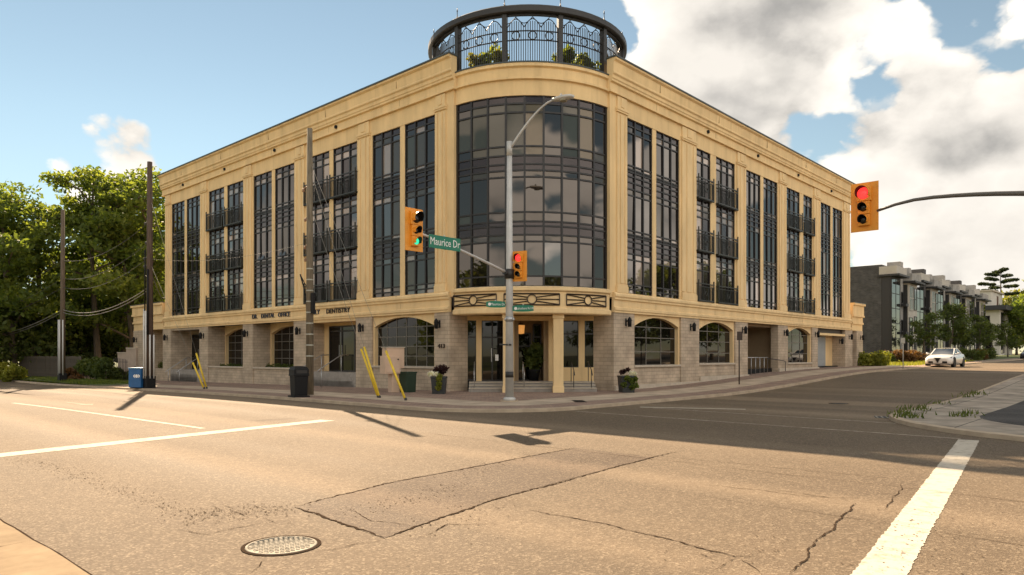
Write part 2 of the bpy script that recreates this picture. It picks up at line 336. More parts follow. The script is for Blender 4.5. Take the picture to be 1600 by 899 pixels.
# ------------------------------------------------------------------ mesh building
class MB:
    def __init__(self): self.v = []; self.f = []; self.m = []; self.smooth = []
    def face(self, idx, mi=0, sm=False): self.f.append(tuple(idx)); self.m.append(mi); self.smooth.append(sm)
    def add(self, pts): 
        n = len(self.v); self.v.extend([tuple(p) for p in pts]); return list(range(n, n+len(pts)))
    def quad(self, a, b, c, d, mi=0): self.face(self.add([a, b, c, d]), mi)
    def hexa(self, p, mi=0):       # p: 8 points, bottom 4 then top 4
        i = self.add(p)
        for q in ((0,3,2,1),(4,5,6,7),(0,1,5,4),(1,2,6,5),(2,3,7,6),(3,0,4,7)): self.face([i[k] for k in q], mi)
    def box(self, x0, x1, y0, y1, z0, z1, mi=0, fn=None):
        p = [(x0,y0,z0),(x1,y0,z0),(x1,y1,z0),(x0,y1,z0),(x0,y0,z1),(x1,y0,z1),(x1,y1,z1),(x0,y1,z1)]
        if fn: p = [fn(*q) for q in p]
        self.hexa(p, mi)
    def prism(self, poly, z0, z1, mi=0, fn=None):
        f = fn or (lambda x, y, z: (x, y, z)); n = len(poly)
        a = self.add([f(x, y, z0) for x, y in poly]); b = self.add([f(x, y, z1) for x, y in poly])
        self.face(a[::-1], mi); self.face(b, mi)
        for k in range(n): self.face((a[k], a[(k+1)%n], b[(k+1)%n], b[k]), mi)
    def tube(self, pts, r, seg=8, mi=0, caps=True, sm=True):
        pts = [Vector(p) for p in pts]; n = len(pts); rs = r if isinstance(r, (list, tuple)) else [r]*n
        prev = None; rings = []
        for k, p in enumerate(pts):
            t = (pts[min(k+1, n-1)]-pts[max(k-1, 0)]).normalized()
            if prev is None:
                a = Vector((0, 0, 1)) if abs(t.z) < 0.9 else Vector((1, 0, 0)); e = t.cross(a).normalized()
            else:
                e = (prev - t*prev.dot(t)).normalized()
            prev = e; f = t.cross(e)
            rings.append(self.add([p+(e*math.cos(2*PI*j/seg)+f*math.sin(2*PI*j/seg))*rs[k] for j in range(seg)]))
        for k in range(n-1):
            for j in range(seg): self.face((rings[k][j], rings[k][(j+1)%seg], rings[k+1][(j+1)%seg], rings[k+1][j]), mi, sm)
        if caps: self.face(rings[0][::-1], mi); self.face(rings[-1], mi)
    def lathe(self, prof, seg=16, mi=0, o=(0,0,0), sm=True, a0=0.0):
        rings = [self.add([(o[0]+r*math.cos(a0+2*PI*j/seg), o[1]+r*math.sin(a0+2*PI*j/seg), o[2]+z) for j in range(seg)]) for r, z in prof]
        for k in range(len(prof)-1):
            for j in range(seg): self.face((rings[k][j], rings[k][(j+1)%seg], rings[k+1][(j+1)%seg], rings[k+1][j]), mi, sm)
        self.face(rings[0][::-1], mi); self.face(rings[-1], mi)
    def sweep_arc(self, c, prof, a0, a1, n, mi=0, sm=False):   # prof: closed list of (r, z)
        rings = []
        for k in range(n+1):
            a = a0+(a1-a0)*k/n
            rings.append(self.add([(c[0]+r*math.cos(a), c[1]+r*math.sin(a), z) for r, z in prof]))
        q = len(prof)
        for k in range(n):
            for j in range(q): self.face((rings[k][j], rings[k][(j+1)%q], rings[k+1][(j+1)%q], rings[k+1][j]), mi, sm)
        if abs(a1-a0) < 2*PI-1e-4: self.face(rings[0][::-1], mi); self.face(rings[-1], mi)
    def bar(self, a, b, w, h=None, mi=0, up=(0,0,1)):
        a, b = Vector(a), Vector(b); h = w if h is None else h; t = (b-a).normalized(); up = Vector(up)
        if abs(t.dot(up)) > 0.98: up = Vector((1, 0, 0))
        s = t.cross(up).normalized()*w/2; u = s.cross(t).normalized()*h/2
        self.hexa([a-s-u, a+s-u, a+s+u, a-s+u, b-s-u, b+s-u, b+s+u, b-s+u], mi)
    def ring(self, c, r, th, ax1, ax2, seg=16, mi=0):
        c, ax1, ax2 = Vector(c), Vector(ax1).normalized(), Vector(ax2).normalized()
        pts = [c+(ax1*math.cos(2*PI*k/seg)+ax2*math.sin(2*PI*k/seg))*r for k in range(seg+1)]
        self.tube(pts, th, 4, mi, caps=False, sm=False)
    def mesh(self, name, mats, bevel=0.0):
        me = bpy.data.meshes.new(name)
        me.from_pydata(self.v, [], self.f)
        for mt in (mats if isinstance(mats, (list, tuple)) else [mats]): me.materials.append(mt)
        me.polygons.foreach_set('material_index', self.m); me.polygons.foreach_set('use_smooth', self.smooth)
        bm = bmesh.new(); bm.from_mesh(me); bmesh.ops.recalc_face_normals(bm, faces=bm.faces)
        if bevel > 0:
            bmesh.ops.remove_doubles(bm, verts=bm.verts, dist=1e-5)
            ed = [e for e in bm.edges if len(e.link_faces) == 2 and e.calc_face_angle(0) > 0.6]
            bmesh.ops.bevel(bm, geom=ed, offset=bevel, segments=2, profile=0.6, affect='EDGES', clamp_overlap=True)
        bm.to_mesh(me); bm.free(); me.update()
        return me
    def build(self, name, mats, parent=None, bevel=0.0, **kw):
        return obj(name, self.mesh(name, mats, bevel), parent, **kw)

def obj(name, me, parent=None, loc=None, rotz=None, label=None, cat=None, group=None, kind=None):
    o = bpy.data.objects.new(name, me); COL.objects.link(o)
    if parent: o.parent = parent
    if loc is not None: o.location = loc
    if rotz is not None: o.rotation_euler = (0, 0, rotz)
    if label: o['label'] = label
    if cat: o['category'] = cat
    if group: o['group'] = group
    if kind: o['kind'] = kind
    return o
def thing(name, label, cat, loc=(0,0,0), rotz=0.0, group=None):
    return obj(name, None, None, loc, rotz, label, cat, group)
def at(x, y, dz=0.0): return W(x, y, g(x, y)+dz)
SWH = 0.10                                             # kerb height

def text_mesh(s, size, mt, ext=0.006, align='CENTER', shear=0.0):
    cu = bpy.data.curves.new('lettering', 'FONT'); cu.body = s; cu.size = size; cu.align_x = align; cu.align_y = 'CENTER'; cu.extrude = ext; cu.shear = shear
    cu.resolution_u = 2
    o = bpy.data.objects.new('lettering_tmp', cu); COL.objects.link(o)
    bpy.context.view_layer.update()
    me = bpy.data.meshes.new_from_object(o.evaluated_get(bpy.context.evaluated_depsgraph_get()))
    bpy.data.objects.remove(o); bpy.data.curves.remove(cu)
    me.materials.clear(); me.materials.append(mt); me.name = 'lettering'
    return me

# foliage ---------------------------------------------------------------------------------
def leaves_mesh(name, cents, radii, count, size, mt, flat=0.0, shell=0.35, droop=0.0):
    cents = np.array(cents, float); radii = np.array(radii, float)
    if radii.ndim == 1: radii = np.stack([radii]*3, 1)
    vol = radii.prod(1)**0.75; idx = nrng.choice(len(cents), count, p=vol/vol.sum())
    dirs = nrng.normal(size=(count, 3)); dirs /= np.linalg.norm(dirs, axis=1)[:, None]
    rad = shell+(1-shell)*nrng.random(count)**0.6; rad *= 0.82+0.30*nrng.random(count)
    c = cents[idx]+dirs*radii[idx]*rad[:, None]
    nrm = nrng.normal(size=(count, 3)); nrm[:, 2] += flat; nrm /= np.linalg.norm(nrm, axis=1)[:, None]
    t = np.cross(nrm, nrng.normal(size=(count, 3))); t /= np.linalg.norm(t, axis=1)[:, None]
    b = np.cross(nrm, t); s = size*(0.55+0.9*nrng.random(count))[:, None]
    t *= s; b *= s*0.55
    V = np.empty((count, 4, 3)); V[:, 0] = c-t; V[:, 1] = c+b; V[:, 2] = c+t; V[:, 3] = c-b
    me = bpy.data.meshes.new(name); me.vertices.add(count*4); me.vertices.foreach_set('co', V.reshape(-1).astype(np.float32))
    me.loops.add(count*4); me.loops.foreach_set('vertex_index', np.arange(count*4, dtype=np.int32))
    me.polygons.add(count); me.polygons.foreach_set('loop_start', np.arange(0, count*4, 4, dtype=np.int32))
    clump = nrng.random(len(cents))[idx]
    tint = np.clip(0.55*clump+0.45*nrng.random(count), 0, 1)
    a = me.attributes.new('tint', 'FLOAT', 'POINT'); a.data.foreach_set('value', np.repeat(tint, 4).astype(np.float32))
    me.materials.append(mt); me.update(); me.validate()
    return me

def grow_tree(h, spread, seed, first=0.35, nlimb=9, tr=0.25, leaf=0.24, count=9000, clump=(0.9, 1.7), lean=0.0, flatness=0.55, mt=LEAF):
    r = random.Random(seed); b = MB()
    top = Vector((lean*h+r.uniform(-.4, .4), r.uniform(-.5, .5), h*0.9))
    ax = []
    for k in range(9):
        t = k/8; ax.append(Vector((top.x*t+0.25*math.sin(3*t+seed), top.y*t+0.2*math.sin(4*t+seed*2), top.z*t)))
    b.tube(ax, [tr*(1.25 if k == 0 else 1)*(1-0.85*(k/8)**0.9)+0.03 for k in range(9)], 8)
    cents = []; rad = []
    for i in range(nlimb):
        t = first+(0.97-first)*(i+r.random()*0.6)/nlimb; k = min(7, int(t*8)); p0 = ax[k].lerp(ax[k+1], t*8-k)
        az = i*2.4+r.uniform(-.5, .5); ln = spread*(1.05-0.55*max(0, (t-0.45)/0.55))*r.uniform(0.7, 1.1); up = r.uniform(0.25, 0.75)
        d = Vector((math.cos(az), math.sin(az), 0)); pts = [p0]
        for j in range(1, 5):
            s = j/4; pts.append(p0+d*ln*s+Vector((0, 0, ln*up*(s**0.8)*0.8))+Vector((r.uniform(-.2, .2), r.uniform(-.2, .2), r.uniform(-.15, .15)))*ln*0.25)
        b.tube(pts, [tr*0.42*(1-0.8*j/4)*(1.1-0.5*t)+0.015 for j in range(5)], 5, caps=False)
        for j in range(2, 5):
            for q in range(2):
                e = pts[j]+Vector((r.uniform(-1, 1), r.uniform(-1, 1), r.uniform(-.3, .7)))*spread*0.22
                b.tube([pts[j], pts[j].lerp(e, .5)+Vector((0, 0, .1)), e], [0.04, 0.028, 0.012], 4, caps=False)
                rr = r.uniform(*clump)*spread/3.2; cents.append(e); rad.append((rr, rr, rr*flatness))
    for q in range(4):
        rr = r.uniform(*clump)*spread/3.6; cents.append(top+Vector((r.uniform(-1, 1), r.uniform(-1, 1), r.uniform(-.3, .8)))*spread*0.25); rad.append((rr, rr, rr*flatness))
    return b.mesh('trunk', BARK), leaves_mesh('crown', cents, rad, count, leaf, mt, flat=0.8)
def put_tree(name, meshes, loc, label, cat='tree', rotz=0.0, group=None, scale=1.0):
    t = thing(name, label, cat, loc, rotz, group); t.scale = (scale,)*3
    obj('trunk', meshes[0], t); obj('crown', meshes[1], t)
    return t

# ------------------------------------------------------------------ ground, road, pavements
def sheet(name, xs, ys, dz, mt, fn=None, **kw):
    b = MB(); ids = {}
    for i, x in enumerate(xs):
        for j, y in enumerate(ys):
            ids[i, j] = len(b.v); b.v.append((x, y, g(x, y)+dz))
    for i in range(len(xs)-1):
        for j in range(len(ys)-1): b.face((ids[i, j], ids[i+1, j], ids[i+1, j+1], ids[i, j+1]))
    return b.build(name, mt, None, loc=W(0, 0), rotz=ROT, **kw)
def lin(a, b, n): return [a+(b-a)*k/n for k in range(n+1)]
gb = MB(); gb.quad((-2500, -2500, -1.2), (2500, -2500, -1.2), (2500, 2500, -1.2), (-2500, 2500, -1.2))
gb.build('ground', SOIL, None, kind='structure')
road = sheet('road', lin(-20.2, 30, 26)+lin(30, 190, 32)[1:], lin(-160, 200, 180), 0.0, ROADM, kind='structure')

def kerb_path(corner_x, corner_y, sx, sy, rad, nleg, far):
    # kerb along x=corner_x (going far in sy) then round the corner and along y=corner_y (far in sx)
    out = []
    for k in range(nleg+1):
        t = (k/nleg)**0.5 if False else k/nleg
        y = far*(1-t)*sy+(corner_y+sy*rad)*t if True else 0
        out.append(((corner_x, y), (-sx, 0)))
    cx, cy = corner_x+sx*rad, corner_y+sy*rad
    for k in range(1, 12):
        a = PI/2*k/12; out.append(((cx-sx*rad*math.cos(a), cy-sy*rad*math.sin(a)), (-sx*math.cos(a), -sy*math.sin(a))))
    for k in range(nleg+1):
        t = k/nleg; out.append(((cx*(1-t)+190*t, corner_y), (0, -sy)))
    return out
def band(name, path, d0, d1, mt, z0=SWH, z1=SWH, front=False, joint=None, parent=None, **kw):
    b = MB(); rows = []
    for (x, y), (nx, ny) in path:
        p0 = (x-nx*d0, y-ny*d0); p1 = (x-nx*d1, y-ny*d1); zz = g(x, y)
        row = []
        if front: row.append((p0[0]+nx*0.02, p0[1]+ny*0.02, zz-0.05)); 
        row.append((p0[0], p0[1], g(*p0)+z0)); row.append((p1[0], p1[1], g(*p1)+z1)); rows.append(b.add(row))
    for k in range(len(rows)-1):
        for j in range(len(rows[k])-1): b.face((rows[k][j], rows[k+1][j], rows[k+1][j+1], rows[k][j+1]))
    return b.build(name, mt, parent, loc=None if parent else W(0, 0), rotz=None if parent else ROT, **kw)
KX, KY = -7.0, -4.6
path1 = kerb_path(KX, KY, 1, 1, 3.6, 60, 200)
band('kerb', path1, 0.0, 0.17, CONC, z0=SWH-0.008, z1=SWH, front=True, kind='structure')
band('paver_strip', path1, 0.17, 1.35, PAVER, kind='structure')
band('pavement', path1, 1.35, 3.2, CONCW, kind='structure')
# inner pavement up to and under the building
b = MB(); rows = []
for k, ((x, y), (nx, ny)) in enumerate(path1):
    p0 = (x-nx*3.2, y-ny*3.2)
    if k <= 60: p1 = (6, y+(6-(KY+3.6))*(k/60))
    elif k < 72: p1 = (6, 6)
    else: t = (k-72)/60; p1 = (x+(6-(KX+3.6))*(1-t), 6)
    rows.append(b.add([(*p0, g(*p0)+SWH), (*[a+(c-a)*0.5 for a, c in zip(p0, p1)], g((p0[0]+p1[0])/2, (p0[1]+p1[1])/2)+SWH), (*p1, g(*p1)+SWH)]))
for k in range(len(rows)-1):
    for j in (0, 1): b.face((rows[k][j], rows[k+1][j], rows[k+1][j+1], rows[k][j+1]))
b.build('forecourt_pavement', PAVER, None, loc=W(0, 0), rotz=ROT, kind='structure')
sheet('yard', lin(5.9, 190, 46), lin(5.9, 200, 48), SWH-0.012, GRASS, kind='structure')
# the corner across the side street
KX2, KY2 = -4.5, -12.2; PW2 = 2.0
path2 = kerb_path(KX2, KY2, 1, -1, 5.6, 50, 160)
band('kerb', path2, 0.0, 0.17, CONC, z0=SWH-0.01, z1=SWH+.004, front=True, kind='structure')
CONCD = brick_mat('shaded_concrete', (0.33, 0.28, 0.225), (0.29, 0.25, 0.20), (0.10, 0.085, 0.07), 1.7, 1.6, axes='xy', msize=0.02, bumpd=0.008, var=0.4)  # darker copy of the concrete: the corner's shade is in the colour
band('pavement', path2, 0.17, PW2, CONCD, kind='structure')
b = MB(); rows = []
for k, ((x, y), (nx, ny)) in enumerate(path2):
    p0 = (x-nx*PW2, y-ny*PW2); p1 = (x-nx*40, y-ny*40) if k <= 50 or k >= 62 else (34, -53)
    if k == 50: p1 = (34, -53)
    if k == 62: p1 = (34, -53)
    rows.append(b.add([(*p0, g(*p0)+SWH), (*p1, g(*p1)+SWH)]))
for k in range(len(rows)-1): b.face((rows[k][0], rows[k+1][0], rows[k+1][1], rows[k][1]))
b.build('parking_lot', DRIVEM, None, loc=W(0, 0), rotz=ROT, kind='structure')
# near side: gutter, kerb, pavement
def strip(name, x0, x1, y0, y1, z, mt, n=60, zedge=None, **kw):
    return sheet(name, [x0, x1], lin(y0, y1, n), z, mt, **kw)
strip('gutter', -19.75, -19.02, -160, 200, 0.004, mat('gutter_concrete', (0.27, 0.205, 0.135), 0.95, spec=0.05, var=0.2, vscale=3, detail=8), kind='structure')
bk = MB()
for y0, y1 in zip(lin(-160, 200, 60)[:-1], lin(-160, 200, 60)[1:]):
    bk.hexa([(-19.95, y0, g(-19, y0)-.1), (-19.75, y0, g(-19, y0)-.1), (-19.75, y1, g(-19, y1)-.1), (-19.95, y1, g(-19, y1)-.1), (-19.95, y0, g(-19, y0)+.13), (-19.77, y0, g(-19, y0)+.12), (-19.77, y1, g(-19, y1)+.12), (-19.95, y1, g(-19, y1)+.13)])
bk.build('kerb', CONC, None, loc=W(0, 0), rotz=ROT, kind='structure')
strip('pavement', -23.5, -19.95, -160, 200, 0.13, CONCW, kind='structure')
strip('verge', -90, -23.5, -160, 200, 0.11, GRASS, kind='structure')

# painted markings and cracks are parts of the road
def poly_mark(name, pts, mt, z=0.004):
    b = MB(); n = len(pts)
    i = b.add([(x, y, g(x, y)+z) for x, y in pts]); b.face(i)
    return b.build(name, mt, road)
def line_mark(name, p, q, w, mt=PAINT, n=12, z=0.004, rag=0.0, seed=1):
    r = random.Random(seed); p, q = Vector((*p, 0)), Vector((*q, 0)); t = (q-p).normalized(); s = Vector((-t.y, t.x, 0))*w/2; b = MB(); rows = []
    for k in range(n+1):
        c = p.lerp(q, k/n); a = c-s*(1+r.uniform(-rag, rag)); d = c+s*(1+r.uniform(-rag, rag))
        rows.append(b.add([(a.x, a.y, g(a.x, a.y)+z), (d.x, d.y, g(d.x, d.y)+z)]))
    for k in range(n): b.face((rows[k][0], rows[k][1], rows[k+1][1], rows[k+1][0]))
    return b.build(name, mt, road)
line_mark('stop_line', px(-30, 715), px(512, 657), 0.50, n=160, rag=0.035, seed=2)
line_mark('lane_line', px(318, 670), px(20, 630), 0.14, n=120, rag=0.12, seed=3)
line_mark('stop_line', px(1356, 925), px(1514, 688), 0.345, n=260, rag=0.05, seed=4)
line_mark('crosswalk_line', px(900, 643), px(1500, 686), 0.11, PAINTW, 40, rag=0.3, seed=5)
line_mark('crosswalk_line', px(1020, 638), px(1400, 662), 0.11, PAINTW, 40, rag=0.3, seed=6)
line_mark('stop_line', px(1000, 636.5), px(1165, 640), 0.24, n=20, rag=0.08, seed=7)
def arrow(x, y):
    for dx, pts in ((0, [(-.08, 0), (.08, 0), (.08, 2.0), (-.08, 2.0)]), (0, [(-.32, 0), (.32, 0), (0, -0.9)]),):
        poly_mark('turn_arrow', [(x+a, y+c) for a, c in pts], PAINTW)
arrow(*px(130, 632))
patch_pts = [px(*q) for q in ((460, 793), (600, 757), (750, 727), (900, 700), (1020, 715), (900, 746), (760, 785), (600, 842))]
poly_mark('asphalt_patch', patch_pts, PATCHM, 0.003)
poly_mark('asphalt_patch', [(-12.0, -1.0), (-10.9, -1.1), (-10.8, 60), (-11.9, 60)], PATCHM, 0.002)
def crack(pts, w, seed=1, sub=22, jit=0.05, closed=False):
    r = random.Random(seed); P = []; wob = [r.uniform(0, 6) for _ in range(6)]
    for (a, c) in zip(pts[:-1], pts[1:]):
        a, c = Vector((*a, 0)), Vector((*c, 0)); L = (c-a).length; n = max(4, int(L*sub)); s = Vector((-(c-a).y, (c-a).x, 0)).normalized()
        for k in range(n):
            q = a.lerp(c, k/n); d = (k/n)*L
            off = jit*(0.55*math.sin(d*2.1+wob[0])+0.35*math.sin(d*5.3+wob[1])+0.22*math.sin(d*13+wob[2]))*min(1, 4*(k/n), 4*(1-k/n))+r.uniform(-.35, .35)*w
            P.append(q+s*off)
    P.append(Vector((*pts[-1], 0))); b = MB(); rows = []
    for k, p in enumerate(P):
        t = (P[min(k+1, len(P)-1)]-P[max(0, k-1)]).normalized(); s = Vector((-t.y, t.x, 0))*w*(0.2+0.8*r.random())/2
        s *= min(1, (k+0.3)/8, (len(P)-1-k+0.3)/8)
        rows.append(b.add([(*(p-s).xy, g(p.x, p.y)+0.006), (*(p+s).xy, g(p.x, p.y)+0.006)]))
    for k in range(len(P)-1): b.face((rows[k][0], rows[k][1], rows[k+1][1], rows[k+1][0]))
    return b.build('crack', CRACK, road)
crack([px(460, 793), px(600, 757), px(900, 700)], 0.045, 1, jit=0.02)
crack([px(460, 793), px(600, 842)], 0.045, 2, jit=0.03)
crack([px(600, 842), px(760, 785), px(1020, 715), px(1060, 706)], 0.04, 3, jit=0.025)
for k, pp in enumerate([
    [(1230, 899), (1275, 845), (1340, 785)], [(815, 795), (940, 818), (1040, 842), (1150, 870), (1195, 872)], [(1110, 894), (1150, 870)], [(1150, 870), (1190, 899)],
    [(1340, 785), (1405, 789)], [(1200, 765), (1340, 785)], [(1380, 800), (1410, 755)], [(1000, 710), (1250, 735), (1420, 750)],
    [(390, 899), (420, 872)], [(490, 862), (560, 850), (600, 842)], [(1100, 757), (1250, 775), (1380, 782)],
    [(310, 838), (425, 816)], [(270, 828), (330, 838)], [(370, 800), (395, 808)], [(650, 842), (700, 820), (780, 818)], [(540, 795), (580, 815), (640, 822)], [(1560, 838), (1600, 845)], [(430, 792), (470, 800)], [(1205, 690), (1330, 700)]]):
    crack([px(u, v) for u, v in pp], 0.017 if k > 1 else 0.024, 10+k, jit=0.045)
for k in range(9):
    u = 330+k*13+rng.uniform(-6, 6); v = 800+rng.uniform(-14, 14)
    crack([px(u, v), px(u+28, v+10)], 0.014, 60+k, jit=0.02)
crack([(-19.03, -160), (-19.03, -20), (-19.02, -6), (-19.03, 40)], 0.02, 77, sub=3, jit=0.008)
crack([(-19.75, -10.4), (-19.02, -10.35)], 0.012, 78)
crack([(-10.95, -40), (-11.0, -20), (-10.9, -4)], 0.014, 79, sub=3, jit=0.03)
crack([(-13.2, -40), (-13.3, -20), (-13.1, -12.3)], 0.014, 80, sub=3, jit=0.05)
# where the surface has lost its binder: trails of small dark pits
def pits(paths, count, seed, wid=0.12):
    r = random.Random(seed); b = MB(); segs = [(Vector((*a, 0)), Vector((*c, 0))) for P in paths for a, c in zip(P[:-1], P[1:])]
    L = [(c-a).length for a, c in segs]
    for _ in range(count):
        a, c = r.choices(segs, L)[0]; q = a.lerp(c, r.random()); q += Vector((r.gauss(0, wid), r.gauss(0, wid), 0)); s = r.uniform(.003, .0125); n = r.choice((4, 5, 6)); a0 = r.uniform(0, 6)
        b.face(b.add([(q.x+s*r.uniform(.6, 1.2)*math.cos(a0+2*PI*k/n), q.y+s*r.uniform(.6, 1.6)*math.sin(a0+2*PI*k/n), g(q.x, q.y)+.007) for k in range(n)]))
    return b.build('surface_pits', mat('pit_chip', (0.075, 0.055, 0.04), 1.0, spec=0.0), road, kind='stuff')
pits([[px(20, 716), px(100, 735), px(190, 768), px(270, 797), px(330, 812)]], 620, 1, .13)
pits([[px(300, 810), px(380, 798), px(450, 800)]], 300, 2, .22)
pits([[px(560, 800), px(680, 770), px(720, 760)], [px(860, 725), px(980, 712), px(1010, 716)], [px(700, 745), px(850, 708)]], 700, 3, .18)
pits([[px(620, 840), px(780, 785)], [px(1090, 890), px(1240, 850)], [px(1420, 899), px(1470, 800)]], 330, 4, .28)
# oil-dark wear trails
def stain_mat():
    m = mat('tyre_stain', (0.06, 0.042, 0.03), 0.6, var=0.3, vscale=5)
    return m
# manholes, drain
MANM = mat('manhole_iron', (0.27, 0.245, 0.20), 0.8, spec=0.12, var=0.35, vscale=9, detail=8)
def manhole(x, y, r, label, mt=MANM):
    t = thing('manhole_cover', label, 'manhole', at(x, y, 0.0), ROT)
    b = MB(); b.lathe([(r, -.01), (r, 0.008), (r*0.93, 0.010), (r*0.93, 0.006), (0.001, 0.006)], 40)
    b.build('cover', mt, t)
    b = MB(); n = int(r*2/0.045)
    for i in range(-n, n+1):
        for j in range(-n, n+1):
            a, c = i*0.048+(0.024 if j % 2 else 0), j*0.045
            if a*a+c*c < (r*0.86)**2: b.box(a-.015, a+.015, c-.013, c+.013, 0.006, 0.011)
    b.build('tread_studs', mt, t, kind='stuff')
    b = MB(); b.sweep_arc((0, 0), [(r+.035, -.01), (r+.035, .007), (r+.004, .007), (r+.004, -.01)], 0, 2*PI, 40); b.build('frame_ring', CRACK, t)
    return t
manhole(*px(440, 853), 0.30, 'pale round studded manhole cover in the near lane beside the cracked patch')
manhole(*px(1310, 631), 0.28, 'dark round manhole cover in the shaded side street', mat('dull_iron', (0.035, 0.03, 0.028), 0.6))
t = thing('storm_drain', 'ribbed storm drain grate at the kerb of the far right corner', 'drain', at(*px(1403, 653), 0), ROT+R(20))
b = MB(); b.box(-.34, .34, -.55, .55, -.02, .004); b.build('pit', BLACK, t)
for k in range(9):
    b = MB(); y = -.5+k*0.125; b.box(-.31, .31, y-.02, y+.02, .004, .012); b.build('grate_bar', MANM, t)
t = thing('storm_drain', 'small dark drain grate in the gutter by the corner pavement', 'drain', at(*px(905, 632), SWH+.002), ROT+R(45))
b = MB(); b.box(-.5, .5, -.2, .2, -.02, .006); b.build('frame', BROWNI, t)
for k in range(6):
    b = MB(); b.box(-.45+k*.16, -.37+k*.16, -.16, .16, .006, .012); b.build('grate_bar', BLACK, t)
#@@PART2
# ------------------------------------------------------------------ the corner building
BLD = thing('corner_building', 'four storey tan stucco corner building with curved glass drum and stone ground floor', 'building', W(0, 0), ROT)
def mL(s, n, z): return (n, s, z)         # facade along the main road
def mR(s, n, z): return (s, n, z)         # facade along the side street
CX = CY = 4.8
unit = {}
def unit_box(mt):
    if mt.name not in unit:
        b = MB(); b.box(-.5, .5, -.5, .5, -.5, .5); unit[mt.name] = b.mesh('pane', mt)
    return unit[mt.name]
NP = [0]
def pane(parent, fmap, s0, s1, n, z0, z1, mt, th=0.02, tilt=0.006, name='pane'):
    c = fmap((s0+s1)/2, n, (z0+z1)/2); o = obj(name, unit_box(mt), parent, c)
    if fmap is mL: o.scale = (th, s1-s0, z1-z0); o.rotation_euler = (0, rng.gauss(0, tilt), rng.gauss(0, tilt))
    else: o.scale = (s1-s0, th, z1-z0); o.rotation_euler = (rng.gauss(0, tilt), 0, rng.gauss(0, tilt))
    NP[0] += 1
    return o
ROWS_G = [12.17, 11.88, 11.58, 10.12, 9.95, 9.82, 9.62, 9.36, 9.06, 8.78, 7.20, 7.03, 6.90, 6.70, 6.42, 6.15, 5.88, 4.77, 4.55, 4.33]
ROWS_B = [12.17, 11.88, 11.52, 9.62, 9.33, 9.04, 8.70, 6.92, 6.62, 6.32, 5.96, 4.33]
SPAN_G = {0, 5, 6, 7, 12, 13, 14}
SPAN_B = {0, 3, 7}
def strip_window(fmap, s0, s1, ncol, rows, kind, indiv):
    z0, z1 = rows[-1], rows[0]; N0 = 0.115
    fr = MB(); cw = (s1-s0)/ncol
    for k in range(ncol+1):
        w = 0.10 if k in (0, ncol) else 0.075
        s = s0+k*cw; a, c = max(s0, s-w/2), min(s1, s+w/2)
        fr.box(a, c, N0-0.07, N0+0.06, z0, z1, 0, fmap)
    for k, z in enumerate(rows):
        w = 0.06
        fr.box(s0+.002, s1-.002, N0-0.055, N0+0.05, max(z0, z-w/2), min(z1, z+w/2), 0, fmap)
    if kind == 'grid':   # thin decorative muntin triplets
        for zz in (9.885, 6.965):
            fr.box(s0+.004, s1-.004, N0-0.04, N0-0.02, zz-.012, zz+.012, 0, fmap)
    win = fr.build('window', DARK, BLD)
    jb = [MB() for _ in GL]; jdark = MB(); any_j = False
    for c in range(ncol):
        a, d = s0+c*cw+.02, s0+(c+1)*cw-.02
        for r_ in range(len(rows)-1):
            zt, zb = rows[r_]-.02, rows[r_+1]+.02; h = zt-zb
            if kind == 'grid':
                gi = G_SPAN if r_ in SPAN_G else rng.choice([G_CLEAR]*8+[G_SKY]*3+[G_BLIND, G_GLARE, G_GREEN])
                if h < 0.35 and r_ not in SPAN_G: gi = rng.choice([G_CLEAR, G_BLIND, G_SKY, G_GLARE])
            else:
                gi = G_SPAN if r_ in SPAN_B else rng.choice([G_GLARE, G_GLARE, G_SKY, G_BLIND])
                if r_ in (2, 6, 10) and c == ncol//2: gi = G_SPAN
            if indiv and h > 0.22: pane(win, fmap, a, d, N0, zb, zt, GL[gi])
            else:
                tz = rng.gauss(0, .004)
                jb[gi].hexa([fmap(*q) for q in ((a, N0-.01, zb), (d, N0-.01, zb), (d, N0+.01, zb), (a, N0+.01, zb), (a, N0-.01+tz*h, zt), (d, N0-.01+tz*h, zt), (d, N0+.01+tz*h, zt), (a, N0+.01+tz*h, zt))])
    pool = MB(); mi = 0
    for gi, q in enumerate(jb):
        off = len(pool.v); pool.v += q.v
        for f in q.f: pool.face([i+off for i in f], gi)
    if pool.f: pool.build('small_panes', GL, win, kind='stuff')
    return win
def balcony_mesh(w, h):
    b = MB(); p = 0.17
    for s in (-w/2, w/2): b.box(s-.028, s+.028, -p, -p+.05, -.04, h+.16)
    b.box(-w/2, w/2, -p, -p+.05, h-.05, h); b.box(-w/2, w/2, -p+.005, -p+.045, h-.19, h-.16); b.box(-w/2, w/2, -p, -p+.05, 0, .06)
    for s in (-w/2, w/2):
        b.box(s-.02, s+.02, -p+.07, 0.0, h-.045, h-.005); b.box(s-.02, s+.02, -p+.07, 0.0, .01, .05)
        b.box(s-.01, s+.01, -p+.10, -p+.12, .05, h-.05)
    n = int(w/0.11)
    for k in range(1, n):
        s = -w/2+w*k/n
        if abs(s) < 0.17: continue
        b.box(s-.008, s+.008, -p+.012, -p+.034, .05, h-.16)
    for s in (-.17, .17): b.box(s-.014, s+.014, -p+.010, -p+.04, .05, h-.16)
    b.ring((0, -p+.02, h*0.45), 0.12, 0.016, (1, 0, 0), (0, 0, 1), 16)
    b.ring((0, -p+.02, h*0.45), 0.07, 0.012, (1, 0, 0), (0, 0, 1), 12)
    for s in (-1, 1):
        b.bar((0, -p+.02, h*0.45+s*.12), (0, -p+.02, h*.45+s*.32), .02); b.bar((s*.12, -p+.02, h*.45), (s*.17, -p+.02, h*.45), .02)
    b.box(-w/2, w/2, -p+.04, 0.0, -.03, .012)
    return b.mesh('balcony', IRONG)
